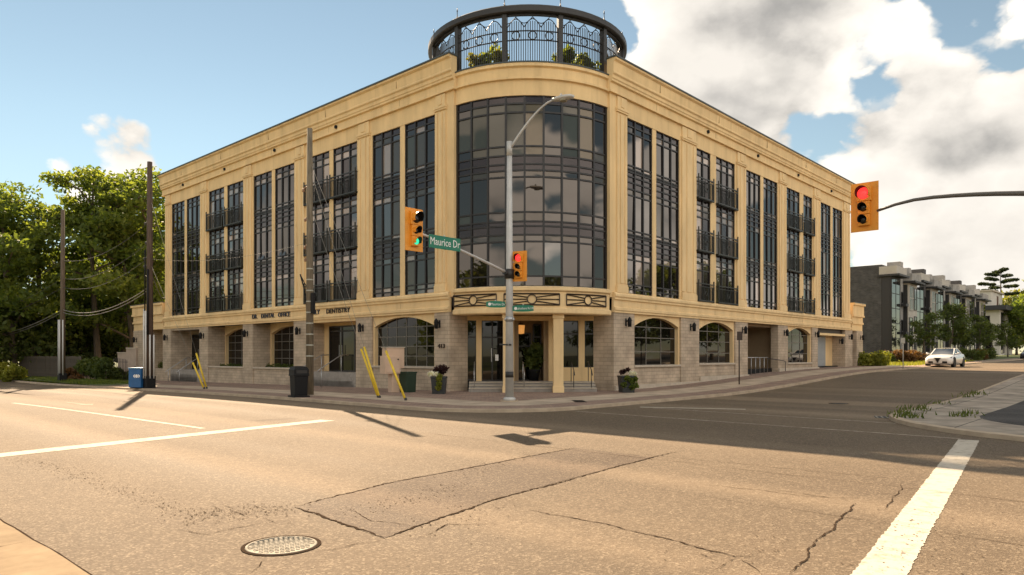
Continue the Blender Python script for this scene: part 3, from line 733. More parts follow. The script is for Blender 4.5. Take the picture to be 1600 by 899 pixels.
BALC = {}
def balcony(fmap, s0, s1, z0, h):
    w = round(s1-s0+.10, 2)
    if (w, h) not in BALC: BALC[w, h] = balcony_mesh(w, h)
    o = obj('balcony', BALC[w, h], BLD, fmap((s0+s1)/2, 0.0, z0))
    if fmap is mL: o.rotation_euler = (0, 0, -PI/2)
    return o

LW = [(5.97, 8.08, 'grid'), (8.42, 10.53, 'grid'), (11.77, 13.88, 'balc'), (14.23, 16.34, 'balc'), (17.62, 19.73, 'grid'), (20.08, 22.19, 'grid'),
      (23.44, 25.55, 'balc'), (25.97, 28.08, 'balc'), (29.36, 31.46, 'grid'), (31.8, 33.9, 'grid')]
RW = [(6.09, 8.22, 'grid'), (8.56, 10.69, 'grid'), (12.42, 13.95, 'balc'), (14.58, 16.78, 'balc'), (18.21, 20.18, 'grid'), (20.58, 22.62, 'grid'),
      (24.01, 26.22, 'balc'), (26.86, 28.40, 'balc'), (29.92, 31.96, 'grid'), (32.40, 34.40, 'grid')]
for fmap, wins, END in ((mL, LW, 35.0), (mR, RW, 36.06)):
    upper = MB()
    # head wall, under-sill, piers between windows
    upper.box(4.75, END, 0, .5, 12.17, 13.0, 0, fmap); 
    upper.box(4.75, END, 0.0, .5, 4.10, 4.33, 0, fmap)
    prev = 4.75; spans = []
    for (a, c, k) in wins: spans.append((prev, a)); prev = c
    spans.append((prev, END))
    for i, (a, c) in enumerate(spans):
        narrow = (c-a) < 0.75
        upper.box(a, c, 0.02 if narrow else 0.0, .5, 4.33, 12.17, 0, fmap)
    upper.build('upper_wall', STUC, BLD)
    for i, (a, c) in enumerate(spans):
        if (c-a) < 0.75: continue
        a2, c2 = a+.16, c-.16
        if i == 0: a2, c2 = 5.22, a+1.30-.13 if fmap is mL else a+1.3; c2 = wins[0][0]-.10
        if i == len(spans)-1: a2, c2 = a+.12, c-.16
        p = MB()
        p.box(a2, c2, -.035, 0.0, 4.62, 12.22, 0, fmap)                 # shaft backing
        w = c2-a2
        for q0, q1 in ((0.0, .20), (.34, .66), (.80, 1.0)): p.box(a2+w*q0, a2+w*q1, -.07, -.035, 4.74, 12.12, 0, fmap)
        p.box(a2-.04, c2+.04, -.11, 0.0, 4.335, 4.62, 0, fmap)
        p.box(a2-.02, c2+.02, -.09, -.001, 4.62, 4.70, 0, fmap)
        p.box(a2-.04, c2+.04, -.10, 0.0, 12.22, 12.30, 0, fmap); p.box(a2-.06, c2+.06, -.13, 0.0, 12.30, 12.40, 0, fmap)
        p.box(a2+.02, c2-.02, -.07, 0.0, 12.40, 12.90, 0, fmap); p.box(a2+w*.34, a2+w*.66, -.10, -.07, 12.46, 12.86, 0, fmap)
        p.build('pilaster', STUC2, BLD)
    # cornice steps
    prof = [(0.06, 12.93), (-.13, 12.93), (-.13, 13.00), (-.10, 13.03), (-.10, 13.33), (-.20, 13.37), (-.20, 13.45), (-.235, 13.49), (-.235, 13.62),
            (-.30, 13.68), (-.30, 13.74), (-.27, 13.78), (-.30, 14.18), (-.40, 14.25), (-.40, 14.33), (0.06, 14.33)]
    co = MB(); END2 = END+.30
    i0 = co.add([fmap(4.62, n, z) for n, z in prof]); i1 = co.add([fmap(END2, n, z) for n, z in prof]); q = len(prof)
    for k in range(q): co.face((i0[k], i0[(k+1) % q], i1[(k+1) % q], i1[k]))
    co.face(i0); co.face(i1[::-1]); co.build('cornice', STUC, BLD)
    fl = MB(); fl.box(4.58, END2+.04, -.44, .10, 14.332, 14.40, 0, fmap); fl.build('parapet_flashing', FLASH, BLD)
    for k in range(4):
        s = 13.0+k*6.1; ve = MB()
        ve.lathe([(.09, 0), (.09, .10), (.05, .10), (.05, .02)], 12); vo = ve.build('vent', BLACK, BLD, loc=fmap(s+.4, -.08, 13.18))
        vo.rotation_euler = (PI/2, 0, 0) if fmap is mR else (0, -PI/2, 0)
    # belt course over the ground floor
    prof = [(0.05, 3.45), (-.10, 3.45), (-.10, 3.52), (-.14, 3.56), (-.14, 3.66), (-.06, 3.70), (-.06, 3.98), (-.13, 4.02), (-.13, 4.10), (-.18, 4.15), (-.18, 4.24), (-.10, 4.30), (-.10, 4.334), (0.05, 4.334)]
    be = MB(); END3 = END+(6.0 if fmap is mL else 3.1)
    for (s0, s1) in ((4.95, END), ):
        i0 = be.add([fmap(s0, n, z) for n, z in prof]); i1 = be.add([fmap(s1, n, z) for n, z in prof]); q = len(prof)
        for k in range(q): be.face((i0[k], i0[(k+1) % q], i1[(k+1) % q], i1[k]))
        be.face(i0); be.face(i1[::-1])
    be.build('belt_course', STUC2, BLD)
    for i, (a, c, k) in enumerate(wins):
        ncol = 2 if c-a < 1.7 else 3
        strip_window(fmap, a, c, ncol, ROWS_G if k == 'grid' else ROWS_B, 'grid' if k == 'grid' else 'balc', i < 4 or (i < 6 and fmap is mL and False))
        if k == 'balc':
            for z0, h in ((9.62, 1.06), (6.92, 1.06), (4.36, 0.92)): balcony(fmap, a, c, z0, h)
    # open casement leaves
# two casements standing open on the main-road side
for (s, z0) in ((19.0, 7.15), (21.4, 7.15)):
    b = MB(); b.box(-.36, .36, -.02, .02, 0, 1.55)
    w = b.build('open_casement', DARK, BLD, loc=mL(s, 0.06, z0)); w.rotation_euler = (0, R(17), -PI/2)
    w.rotation_euler = Euler((R(-16), 0, -PI/2), 'XYZ')
    o = obj('pane', unit_box(GL[G_BLIND]), w, (0, -.025, .78)); o.scale = (.62, .015, 1.45)

# ---- curved drum of glass
A0, A1 = PI, 1.5*PI
RG = 4.6
DR = [12.30, 11.99, 11.63, 10.23, 9.85, 9.49, 9.23, 8.96, 7.51, 7.12, 6.93, 6.57, 6.29, 4.86, 4.44]
NC = 9; DA0, DA1 = A0+R(1.2), A1-R(1.2)
fr = MB()
for k in range(NC+1):
    a = DA0+(DA1-DA0)*k/NC; ca, sa = math.cos(a), math.sin(a); w = .04 if 0 < k < NC else .06
    t = Vector((-sa, ca, 0)); n = Vector((ca, sa, 0)); c = Vector((CX, CY, 0))
    p = [c+n*(RG-.06)-t*w, c+n*(RG-.06)+t*w, c+n*(RG+.055)+t*w, c+n*(RG+.055)-t*w]
    fr.hexa([(*q.xy, DR[-1]) for q in p]+[(*q.xy, DR[0]) for q in p])
for z in DR:
    w = .034; fr.sweep_arc((CX, CY), [(RG-.05, z-w), (RG+.04, z-w), (RG+.04, z+w), (RG-.05, z+w)], DA0, DA1, 18)
drum = fr.build('curved_window', DARK, BLD)
for k in range(NC):
    a = DA0+(DA1-DA0)*(k+.5)/NC; w = 2*(RG)*math.sin((DA1-DA0)/NC/2)-.03
    for r_ in range(len(DR)-1):
        zt, zb = DR[r_]-.015, DR[r_+1]+.015
        gi = G_SPAN if r_ in (0, 4, 5, 9, 10) else (G_CLEAR if rng.random() < .86 else rng.choice([G_BLIND, G_GREEN, G_SKY]))
        if r_ in (1, 2, 3) and 0 < k < 8: gi = [0, G_GREEN, G_GREEN, G_GREEN, G_BEIGE, G_CLEAR, G_GREEN, G_BEIGE][k]
        if r_ in (6, 11): gi = G_BLIND if (k*7+r_) % 3 else G_CLEAR
        o = obj('pane', unit_box(GL[gi]), drum, (CX+(RG-.02)*math.cos(a), CY+(RG-.02)*math.sin(a), (zt+zb)/2))
        o.scale = (.02, w, zt-zb); o.rotation_euler = (0, rng.gauss(0, .0045), a+rng.gauss(0, .006))
# drum walls over and under the glass
dw = MB()
dw.sweep_arc((CX, CY), [(4.3, 12.30), (4.70, 12.30), (4.70, 12.93), (4.82, 12.95), (4.82, 13.03), (4.74, 13.06), (4.74, 13.42), (4.84, 13.47), (4.84, 13.60), (4.3, 13.60)], A0-R(3), A1+R(3), 32)
dw.build('drum_wall', STUC, BLD)
dw = MB(); dw.sweep_arc((CX, CY), [(4.3, 13.602), (4.86, 13.602), (4.86, 13.66), (4.3, 13.66)], A0-R(2), A1+R(2), 32); dw.build('drum_flashing', FLASH, BLD)
dw = MB()
dw.sweep_arc((CX, CY), [(4.0, 3.30), (4.86, 3.30), (4.90, 3.34), (4.90, 3.50), (4.80, 3.55), (4.80, 4.20), (4.90, 4.26), (4.90, 4.38), (4.72, 4.44), (4.0, 4.44)], A0+R(1), A1-R(1), 32)
dw.build('drum_belt', STUC2, BLD)
for (c0, c1) in ((-42, -16.5), (-12.6, 14.8), (18.5, 43)):
    b = MB(); rr = 4.835
    wa = lambda deg: -PI/2-ROT+R(deg)                     # bearing measured from the camera axis
    P_ = lambda deg, z: Vector((CX+rr*math.cos(wa(deg)), CY+rr*math.sin(wa(deg)), z))
    za, zb = 3.66, 4.12; mid = (c0+c1)/2; n = 8
    for z in (za, zb): b.tube([P_(c0+(c1-c0)*k/n, z) for k in range(n+1)], .028, 4, sm=False)
    for d_ in (c0, c1): b.tube([P_(d_, za), P_(d_, zb)], .028, 4, sm=False)
    zc = (za+zb)/2; rad = .19; degr = math.degrees(rad/rr)
    b.tube([P_(mid+degr*math.cos(2*PI*k/20), zc+rad*math.sin(2*PI*k/20)) for k in range(21)], .026, 4, caps=False, sm=False)
    for sd, e in ((-1, c0), (1, c1)):
        for zz, za_ in ((zb-.02, zc+.08), (zc, zc), (za+.02, zc-.08)):
            b.tube([P_(mid+sd*degr*.95+(e-mid-sd*degr)*k/5, za_+(zz-za_)*k/5) for k in range(6)], .022, 4, sm=False)
    b.build('iron_panel', BROWNI, BLD)
# dark filler core added inside to block light, roofs
core = MB()
core.box(.62, 18, 6.6, 34.8, 3.52, 13.7); core.box(6.6, 35.8, .62, 17.99, 3.52, 13.69)
core.prism([(CX+4.2*math.cos(A0+(A1-A0)*k/12), CY+4.2*math.sin(A0+(A1-A0)*k/12)) for k in range(13)]+[(7, .8), (7, 7), (.8, 7)], 3.50, 13.40)
core.box(3.4, 18.01, 6.61, 34.7, -.6, 3.519); core.box(6.61, 16.9, 3.4, 17.98, -.6, 3.518); core.box(24.4, 35.7, 3.41, 17.97, -.6, 3.517); core.box(16.9, 24.4, 4.3, 17.96, -.6, 3.516)
core.build('inner_core', MATTE_DARK, BLD)
rf = MB(); rf.box(.1, 18.2, 5, 35, 13.71, 13.9); rf.box(5, 36, .1, 18.1, 13.72, 13.89); rf.build('roof', FLASH, BLD)
rf = MB(); rf.box(.5, 18.1, 34.82, 35.05, -.5, 13.75); rf.build('end_wall', STUC, BLD)
rf = MB(); rf.box(35.82, 36.1, .5, 18.1, 0, 13.75); rf.build('end_wall', STUC, BLD)

# ---- ground floor
def sill(fmap, a, c, z, d0=-.10, d1=.3):
    b = MB(); b.box(a, c, d0, d1, z, z+.09, 0, fmap); b.build('sill', SILL, BLD, bevel=.008)
def arch_bay(fmap, a, c, zsill, spring, crown, ncol, zs, depth=0.0, zbase=-.8):
    st = MB(); st.box(a, c, .02+0, .42, zbase, zsill, 0, fmap); st.build('stone_wall', STONE, BLD)
    sill(fmap, a+.02, c-.02, zsill, -.06, .40)
    sp = MB(); n = 16; N0, N1 = depth+.05, depth+.40; hw = (c-a)/2-.12; m_ = (a+c)/2; top = 3.50; rise = crown-spring
    Rr = (hw*hw+rise*rise)/(2*rise); zc = crown-Rr
    arc = [(m_-hw+2*hw*k/n) for k in range(n+1)]; za = [zc+math.sqrt(max(0, Rr*Rr-(s-m_)**2)) for s in arc]
    for k in range(n):
        p = [(arc[k], N0, za[k]), (arc[k+1], N0, za[k+1]), (arc[k+1], N1, za[k+1]), (arc[k], N1, za[k]), (arc[k], N0, top), (arc[k+1], N0, top), (arc[k+1], N1, top), (arc[k], N1, top)]
        sp.hexa([fmap(*q) for q in p])
    for s0, s1 in ((a, m_-hw), (m_+hw, c)): sp.box(s0, s1, N0, N1, zsill+.09 if depth < .2 else zbase+1.2, top, 0, fmap)
    # raised archivolt
    for k in range(n):
        o_ = .10
        p = [(arc[k], N0-.03, za[k]), (arc[k+1], N0-.03, za[k+1]), (arc[k+1], N0, za[k+1]), (arc[k], N0, za[k]), (arc[k], N0-.03, za[k]+o_), (arc[k+1], N0-.03, za[k+1]+o_), (arc[k+1], N0, za[k+1]+o_), (arc[k], N0, za[k]+o_)]
        sp.hexa([fmap(*q) for q in p])
    sp.build('arch_surround', STUC2, BLD)
    NG = N0+.22; fr = MB(); w0, w1 = m_-hw, m_+hw
    cols = lin(w0, w1, ncol); rows = zs
    for s in cols: fr.box(s-.022, s+.022, NG-.03, NG+.03, zsill+.09, crown, 0, fmap)
    for z in rows: fr.box(w0, w1, NG-.028, NG+.028, z-.02, z+.02, 0, fmap)
    win = fr.build('arched_window', MAT_MUNT, BLD)
    for i in range(ncol):
        for j in range(len(rows)-1): pane(win, fmap, cols[i]+.015, cols[i+1]-.015, NG, rows[j]+.012, rows[j+1]-.012, GL[G_SHOP], tilt=.004)
    bk = MB(); bk.box(w0-.2, w1+.2, NG+.5, NG+.52, zsill-.2, crown+.2, 0, fmap); bk.build('room_backdrop', MATTE_DARK, BLD)
MAT_MUNT = mat('muntin', (0.15, 0.135, 0.115), 0.6)
def pier(fmap, a, c, d1=1.3, d0=-.05, zb=-.9, zt=3.46):
    b = MB(); b.box(a, c, d0, d1, zb, zt, 0, fmap); b.build('stone_pier', STONE, BLD, bevel=.012)
for a, c in ((4.98, 5.95), (10.5, 11.8), (16.3, 17.6), (22.2, 23.4), (28.1, 29.35), (33.95, 35.3)): pier(mL, a, c, 1.05 if a < 5 else 1.4)
for a, c in ((4.98, 6.6), (10.77, 12.6), (16.74, 18.3), (22.6, 24.1), (28.25, 29.3), (34.9, 36.5)): pier(mR, a, c, 1.05 if a < 5 else (.42 if 16 < a < 24 else 1.4))
arch_bay(mL, 5.95, 10.5, 1.0, 2.92, 3.34, 6, [1.09, 1.55, 2.0, 2.45, 2.9, 3.36])
for a, c in ((17.6, 22.2), (23.4, 28.1)):
    arch_bay(mL, a, c, 0.80, 2.85, 3.28, 5, [0.9, 1.4, 1.9, 2.4, 2.85, 3.3], depth=1.05)
    b = MB(); b.box(a, c, .42, 1.2, -.5, .74, 0, mL); b.build('ledge_bed', STONE, BLD)
arch_bay(mR, 6.6, 10.77, 1.04, 2.92, 3.34, 3, [1.13, 1.75, 2.4, 2.9, 3.36])
arch_bay(mR, 12.6, 16.74, 1.08, 2.92, 3.34, 3, [1.17, 1.7, 2.3, 2.85, 3.36])
arch_bay(mR, 24.1, 28.25, 1.02, 2.95, 3.36, 3, [1.11, 1.7, 2.4, 2.9, 3.38])
# base ledge along the side street
for (a, c, z) in ((5.0, 12.6, .26), (12.6, 18.3, .5), (22.6, 29.3, .78)):
    b = MB(); b.box(a, c, -.14, -.052, -.6, z, 0, mR); b.build('plinth', SILL, BLD)
def recess(fmap, a, c, deep, zfloor, door, steps, wallm=STUC, ztop=3.3, s0=.05, wide=0.0):
    b = MB()
    if not wide: b.box(a-.3, c+.3, deep, deep+.2, -.6, 3.5, 0, fmap)
    if wide: b.box(a-.3-wide, a-wide, .43, deep, -.6, 3.5, 0, fmap); b.box(c+wide, c+.3+wide, .43, deep, -.6, 3.5, 0, fmap); b.box(a-.3-wide, c+.3+wide, deep, deep+.2, -.6, 3.5, 0, fmap)
    elif deep > 1.4: b.box(a-.3, a, 1.38, deep, -.6, 3.5, 0, fmap); b.box(c, c+.3, 1.38, deep, -.6, 3.5, 0, fmap)
    b.box(a-wide, c+wide, -.02 if not wide else .43, deep, ztop, 3.49, 0, fmap)
    b.build('recess_wall', wallm, BLD)
    if door:
        d0, d1, zt = door
        f = MB()
        for s in (d0, (d0+d1)/2, d1): f.box(s-.05, s+.05, deep-.09, deep-.002, zfloor, zt, 0, fmap)
        for z in (zfloor+.04, zfloor+2.15, zt-.04): f.box(d0, d1, deep-.085, deep-.003, z-.04, z+.04, 0, fmap)
        dd = f.build('door', DARK, BLD)
        m_ = (d0+d1)/2
        for s0, s1 in ((d0+.05, m_-.05), (m_+.05, d1-.05)):
            for z0, z1 in ((zfloor+.08, zfloor+2.1), (zfloor+2.2, zt-.08)): pane(dd, fmap, s0, s1, deep-.05, z0, z1, GL[G_SHOP])
        h = MB()
        for s in (m_-.12, m_+.12): h.box(s-.015, s+.015, deep-.17, deep-.14, zfloor+.8, zfloor+1.4, 0, fmap)
        h.build('handle', STEEL, dd)
    if steps:
        n = steps; gz = g(*((0, (a+c)/2) if fmap is mL else ((a+c)/2, 0)))+SWH; hh = (zfloor-gz)/n
        for k in range(n):
            q = MB(); e0 = a+.01+.13*k; q.box(e0, c-.01-.003*(n-k), s0+k*.30, min(-.06, s0+(n-1)*.3) if k < n-1 else deep, -.4, gz+(k+1)*hh, 0, fmap) if k < n-1 else q.box(a+.01, c-.01, -.055, deep, -.4, gz+(k+1)*hh, 0, fmap); q.box(e0-.02, e0+.05, s0+k*.30, -.06, gz+(k+1)*hh-.045, gz+(k+1)*hh+.003, 1, fmap); q.box(e0, c-.01, s0+k*.30-.025, s0+k*.30+.06, gz+(k+1)*hh-.045, gz+(k+1)*hh+.004, 1, fmap); q.build('step', [STEPM, SILL], BLD)
    else:
        q = MB(); q.box(a-wide, c+wide, .44 if wide else 0, deep, -.4, zfloor, 0, fmap); q.build('landing', STEPM, BLD)
def rail(fmap, pts, posts, r=.024, mt=None):
    b = MB(); b.tube([fmap(*p) for p in pts], r, 8)
    for (s, n, z0, z1) in posts: b.tube([fmap(s, n, z0), fmap(s, n, z1)], r*.9, 8)
    b.build('handrail', mt or STEEL, BLD)
recess(mL, 11.8, 16.3, 1.05, .72, (13.35, 15.65, 3.15), 5, s0=-1.15)
for s in (13.2, 15.0): rail(mL, [(s, -1.35, .78), (s, -1.15, .92), (s, .05, 1.60), (s, .5, 1.60)], [(s, .05, .5, 1.6), (s, -1.1, 0, .95)])
recess(mL, 29.35, 33.95, 1.40, .60, (31.0, 33.6, 3.05), 5, STONE, s0=-.9)
for s in (30.4, 32.2): rail(mL, [(s, -1.1, .45), (s, -.9, .6), (s, .3, 1.4), (s, .8, 1.4)], [(s, .3, .4, 1.4), (s, -.9, -.2, .6)])
recess(mR, 18.3, 22.6, 4.0, .30, None, 0, mat('shaded_brown_render', (0.34, 0.25, 0.155), 0.9, var=0.12, vscale=1.2), wide=.8)  # brown wall whose colour also carries the shade of the deep recess
b = MB(); b.box(18.3, 22.6, .35, .40, .30, .78, 0, mR); b.build('ramp_kerb', BLACK, BLD)
rail(mR, [(18.7, .2, 1.45), (21.6, .2, 1.45), (21.6, .2, .4)], [(s, .2, .35, 1.45) for s in (18.7, 19.3, 19.9, 20.5, 21.1)])
rail(mR, [(21.4, .1, 1.4), (22.9, -.25, 1.25), (23.2, -.25, 1.2)], [(23.2, -.25, .6, 1.2)], mt=IRON)
# garage bay
b = MB(); b.box(29.3, 34.9, .9, 1.1, 0, 3.5, 0, mR); b.build('recess_wall', STUC, BLD)
GAR = mat('garage_grey', (0.30, 0.32, 0.33), 0.5, var=0.06, vscale=2)
b = MB(); b.box(29.5, 33.2, .80, .898, .8, 2.95, 0, mR)
gd = b.build('garage_door', GAR, BLD)
for k in range(5):
    q = MB(); q.box(29.55, 33.15, .785, .80, .84+k*.42, .84+k*.42+.385, 0, mR); q.build('door_panel', GAR, gd, bevel=.006)
b = MB(); b.box(29.3, 34.9, .5, .899, .3, .80, 0, mR); b.build('threshold', BLACK, BLD)
b = MB(); b.box(29.32, 34.88, -.03, .10, 2.97, 3.13, 0, mR); b.build('door_beam', STUC2, BLD)
b = MB(); b.box(29.3, 34.9, .2, .9, 3.14, 3.5, 0, mR); b.build('door_head', BROWNI, BLD)
# single-storey wings at both ends
def wing(fmap, a, c, op0, op1, ztop, zf, hedge=True):
    b = MB(); d = 6.0
    b.box(a+.012, c, .0, d, 3.46, 3.96, 0, fmap); b.box(a+.012, c+.06, -.08, d+.05, 3.96, 4.10, 0, fmap); b.box(a+.012, c+.02, -.03, d, 4.10, 4.52, 0, fmap)
    b.box(a+.012, c+.12, -.14, d+.08, 4.52, 4.66, 0, fmap); b.box(a+.012, c+.08, -.10, d, 4.66, ztop-.22, 0, fmap); b.box(a+.012, c+.18, -.20, d+.1, ztop-.22, ztop-.06, 0, fmap)
    b.build('wing_cornice', STUC, BLD)
    f = MB(); f.box(a+.012, c+.2, -.22, d+.12, ztop-.058, ztop, 0, fmap); f.build('wing_flashing', FLASH, BLD)
    pier(fmap, op1, c-.02, 5.8)
    b = MB(); b.box(op0, op1, 1.5, 1.7, -.5, 3.46, 0, fmap); b.build('recess_wall', STUC, BLD)
wing(mL, 35.3, 40.9, 35.3, 38.4, 5.42, 0)
wing(mR, 36.5, 39.0, 36.5, 37.5, 5.62, 0)
b = MB(); b.box(35.3, 38.4, .02, .42, -.8, .62, 0, mL); b.build('stone_wall', STONE, BLD)
b = MB(); b.box(35.9, 37.4, 1.40, 1.498, .3, 3.2, 0, mL); b.build('door', DARK, BLD)
# wall lamps
def lamp_mesh():
    b = MB(); b.box(-.05, .05, -.02, .0, -.16, .16); b.bar((0, 0, .02), (0, -.16, .06), .04)
    b.lathe([(.075, -.20), (.085, -.02), (.085, .14), (.06, .16), (.02, .22)], 12, o=(0, -.19, 0)); b.lathe([(.105, .0), (.105, .03)], 12, o=(0, -.19, .05))
    return b.mesh('wall_lamp', BLACK)
LM = lamp_mesh()
for fmap, s, z in [(mL, 5.6, 2.95), (mL, 11.2, 2.92), (mL, 16.95, 2.9), (mL, 22.8, 2.88), (mL, 28.7, 2.86), (mL, 34.5, 2.83), (mL, 40.2, 2.75),
                   (mR, 5.9, 3.05), (mR, 11.7, 3.0), (mR, 17.6, 3.0), (mR, 23.5, 2.98), (mR, 28.8, 3.0), (mR, 33.6, 2.6), (mR, 35.7, 2.95), (mR, 38.4, 2.95)]:
    o = obj('wall_lamp', LM, BLD, fmap(s, -.05, z)); o.scale = (1.05,)*3
    if fmap is mL: o.rotation_euler = (0, 0, -PI/2)

# ---- corner entrance under the drum
q2 = 1/math.sqrt(2)
def mE(s, n, z): return (1.0+(s+n)*q2, 5.0+(-s+n)*q2, z)
SL = 5.657
ew = MB()
segs = [(-.3, .02), (.42, .66), (1.60, 2.10), (3.62, 4.20), (4.95, 5.22), (5.64, 5.95)]
for a, c in segs: ew.box(a, c, 0, .25, 0, 3.3, 0, mE)
ew.box(-.3, 5.95, .001, .249, 3.12, 3.32, 0, mE)
for a, c in ((4.20, 4.95), (5.22, 5.64)): ew.box(a, c, .003, .247, 0, 1.05, 0, mE)
ew.build('entrance_wall', STUC, BLD)
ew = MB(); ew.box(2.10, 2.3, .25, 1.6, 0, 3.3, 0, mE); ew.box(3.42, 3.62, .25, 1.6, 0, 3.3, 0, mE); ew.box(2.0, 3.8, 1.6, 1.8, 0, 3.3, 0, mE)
ew.build('alcove_wall', mat('shaded_brown_render', (0.34, 0.25, 0.155), 0.9, var=0.12, vscale=1.2), BLD)  # walls darkened here: the alcove's shade is put into the colour
def edoor(a, c, z0, z1, n, name, ncol=1):
    f = MB()
    for k in range(ncol+1):
        s = a+(c-a)*k/ncol; f.box(s-.035, s+.035, n-.04, n+.04, z0, z1, 0, mE)
    for z in (z0, z0+(z1-z0)*.72, z1): f.box(a, c, n-.038, n+.038, z-.035, z+.035, 0, mE)
    d = f.build(name, DARK, BLD)
    for k in range(ncol):
        s0, s1 = a+(c-a)*k/ncol, a+(c-a)*(k+1)/ncol
        for y0, y1 in ((z0, z0+(z1-z0)*.72), (z0+(z1-z0)*.72, z1)):
            c_ = mE((s0+s1)/2, n, (y0+y1)/2); o = obj('pane', unit_box(GL[G_SHOP]), d, c_); o.scale = (s1-s0-.05, .02, y1-y0-.05); o.rotation_euler = (0, 0, -PI/4)
    return d
edoor(.02, .42, .5, 3.12, .10, 'window'); d1 = edoor(.66, 1.60, .47, 3.12, .10, 'door', 2)
b = MB(); b.box(1.08, 1.11, -.02, .0, 1.3, 1.9, 0, mE); b.build('handle', STEEL, d1)
b = MB(); b.box(1.26, 1.40, .04, .052, 1.35, 1.62, 0, mE); b.build('door_notice', WHITEP, d1)
edoor(4.20, 4.95, 1.05, 3.12, .10, 'window'); edoor(5.22, 5.64, 1.05, 3.12, .10, 'window'); edoor(2.35, 2.9, .47, 2.6, 1.5, 'door')
edoor(3.05, 3.40, 1.0, 3.0, 1.5, 'window')
bk = MB(); bk.box(-.3, 2.0, .9, 1.0, 0, 3.3, 0, mE); bk.box(3.7, 6, .9, 1.0, 0, 3.3, 0, mE); bk.build('room_backdrop', MATTE_DARK, BLD)
sf = MB(); sf.prism([(.3, 4.9), (CX+4.2*math.cos(PI*1.12), CY+4.2*math.sin(PI*1.12)), (CX+4.3*math.cos(PI*1.25), CY+4.3*math.sin(PI*1.25)), (CX+4.2*math.cos(PI*1.38), CY+4.2*math.sin(PI*1.38)), (4.9, .3), (6, 3), (3, 6)], 3.36, 3.42); sf.build('soffit', STUC, BLD)
for k in range(3):
    b = MB(); b.box(.12, SL-.12, -1.45+k*.32, (-1.45+(k+1)*.32) if k < 2 else 1.55, -.3, SWH+.115*(k+1), 0, mE); b.box(.12, SL-.12, -1.475+k*.32, -1.40+k*.32, SWH+.115*(k+1)-.04, SWH+.115*(k+1)+.004, 1, mE); b.build('step', [STEPM, SILL], BLD)
for deg in (-11.6, 15.8):
    b = MB(); a = -PI/2-ROT+R(deg); cx, cy = CX+4.42*math.cos(a), CY+4.42*math.sin(a)
    b.box(-.21, .21, -.21, .21, .0, 3.36); b.box(-.24, .24, -.24, .24, 3.1, 3.31); b.box(-.235, .235, -.235, .235, .0, .28)
    o = b.build('column', STUC2, BLD, bevel=.012, loc=(cx, cy, .02)); o.rotation_euler = (0, 0, -ROT)
for s, e in ((.35, 1), (1.62, 1), (2.45, 1), (3.85, 1), (4.55, 1), (5.3, 1)):
    rail(mE, [(s, -1.75, .75), (s, -1.5, .95), (s, -.6, 1.3), (s, -.4, 1.3)], [(s, -.55, .3, 1.3), (s, -1.45, .15, .97)], r=.019, mt=STEEL if s < 3 else IRON)
LAMPW = mat('lit_lantern', (0.8, 0.5, 0.2), 0.5, emit=(1.0, 0.42, 0.10), estr=.18)
t = thing('lantern', 'glowing orange lantern hanging in the corner entrance', 'lamp', BLD.matrix_world @ Vector((0, 0, 0)))
p = W(*mE(2.42, .75, 0)[:2]); t.location = (p.x, p.y, 2.55)
b = MB(); b.lathe([(.05, 0), (.16, .02), (.19, .40), (.05, .44)], 10); b.build('shade', LAMPW, t)
b = MB(); b.tube([(0, 0, .44), (0, 0, .8)], .012, 6); b.lathe([(.20, .40), (.08, .48)], 10); b.build('hanger', BROWNI, t)

# lettering on the belt course and number on the pier
NAVY = mat('navy_letters', (0.012, 0.018, 0.045), 0.4); PALE = mat('letter_backer', (0.52, 0.42, 0.30), 0.7)
def letters_on(fmap, s, z, txt, size, mt, sx=1.0, n=-.085):
    me = text_mesh(txt, size, mt, .025)
    o = obj('sign_lettering', me, BLD, fmap(s, n, z)); o.scale = (sx, 1.0, 1.0)
    o.rotation_euler = (PI/2, 0, -PI/2) if fmap is mL else (PI/2, 0, 0)
    return o
letters_on(mL, 21.85, 3.84, 'DR.', .36, NAVY, 1.15); letters_on(mL, 20.35, 3.84, 'DENTAL', .36, NAVY, 1.12); letters_on(mL, 18.55, 3.84, 'OFFICE', .36, NAVY, 1.12)
letters_on(mL, 15.6, 3.84, 'FAMILY', .34, NAVY, 1.15); letters_on(mL, 13.3, 3.84, 'DENTISTRY', .34, BROWNI, 1.2)
letters_on(mL, 5.45, 1.98, '413', .26, BROWNI, 1.2, n=-.075)

JOINT = mat('joint_line', (0.30, 0.20, 0.10), 0.95)  # joint strips in a tone darker than the stucco
for fmap, ss_ in ((mL, (8.3, 14.1, 19.9, 25.8, 31.6)), (mR, (8.4, 14.3, 20.4, 26.5, 32.2))):
    for s in ss_:
        for n0, n1, z0, z1 in ((-.064, -.05, 3.71, 3.97), (-.104, -.09, 13.04, 13.32), (-.304, -.26, 13.80, 14.16)):
            b = MB(); b.box(s-.008, s+.008, n0, n1, z0, z1, 0, fmap); b.build('panel_joint', JOINT, BLD)
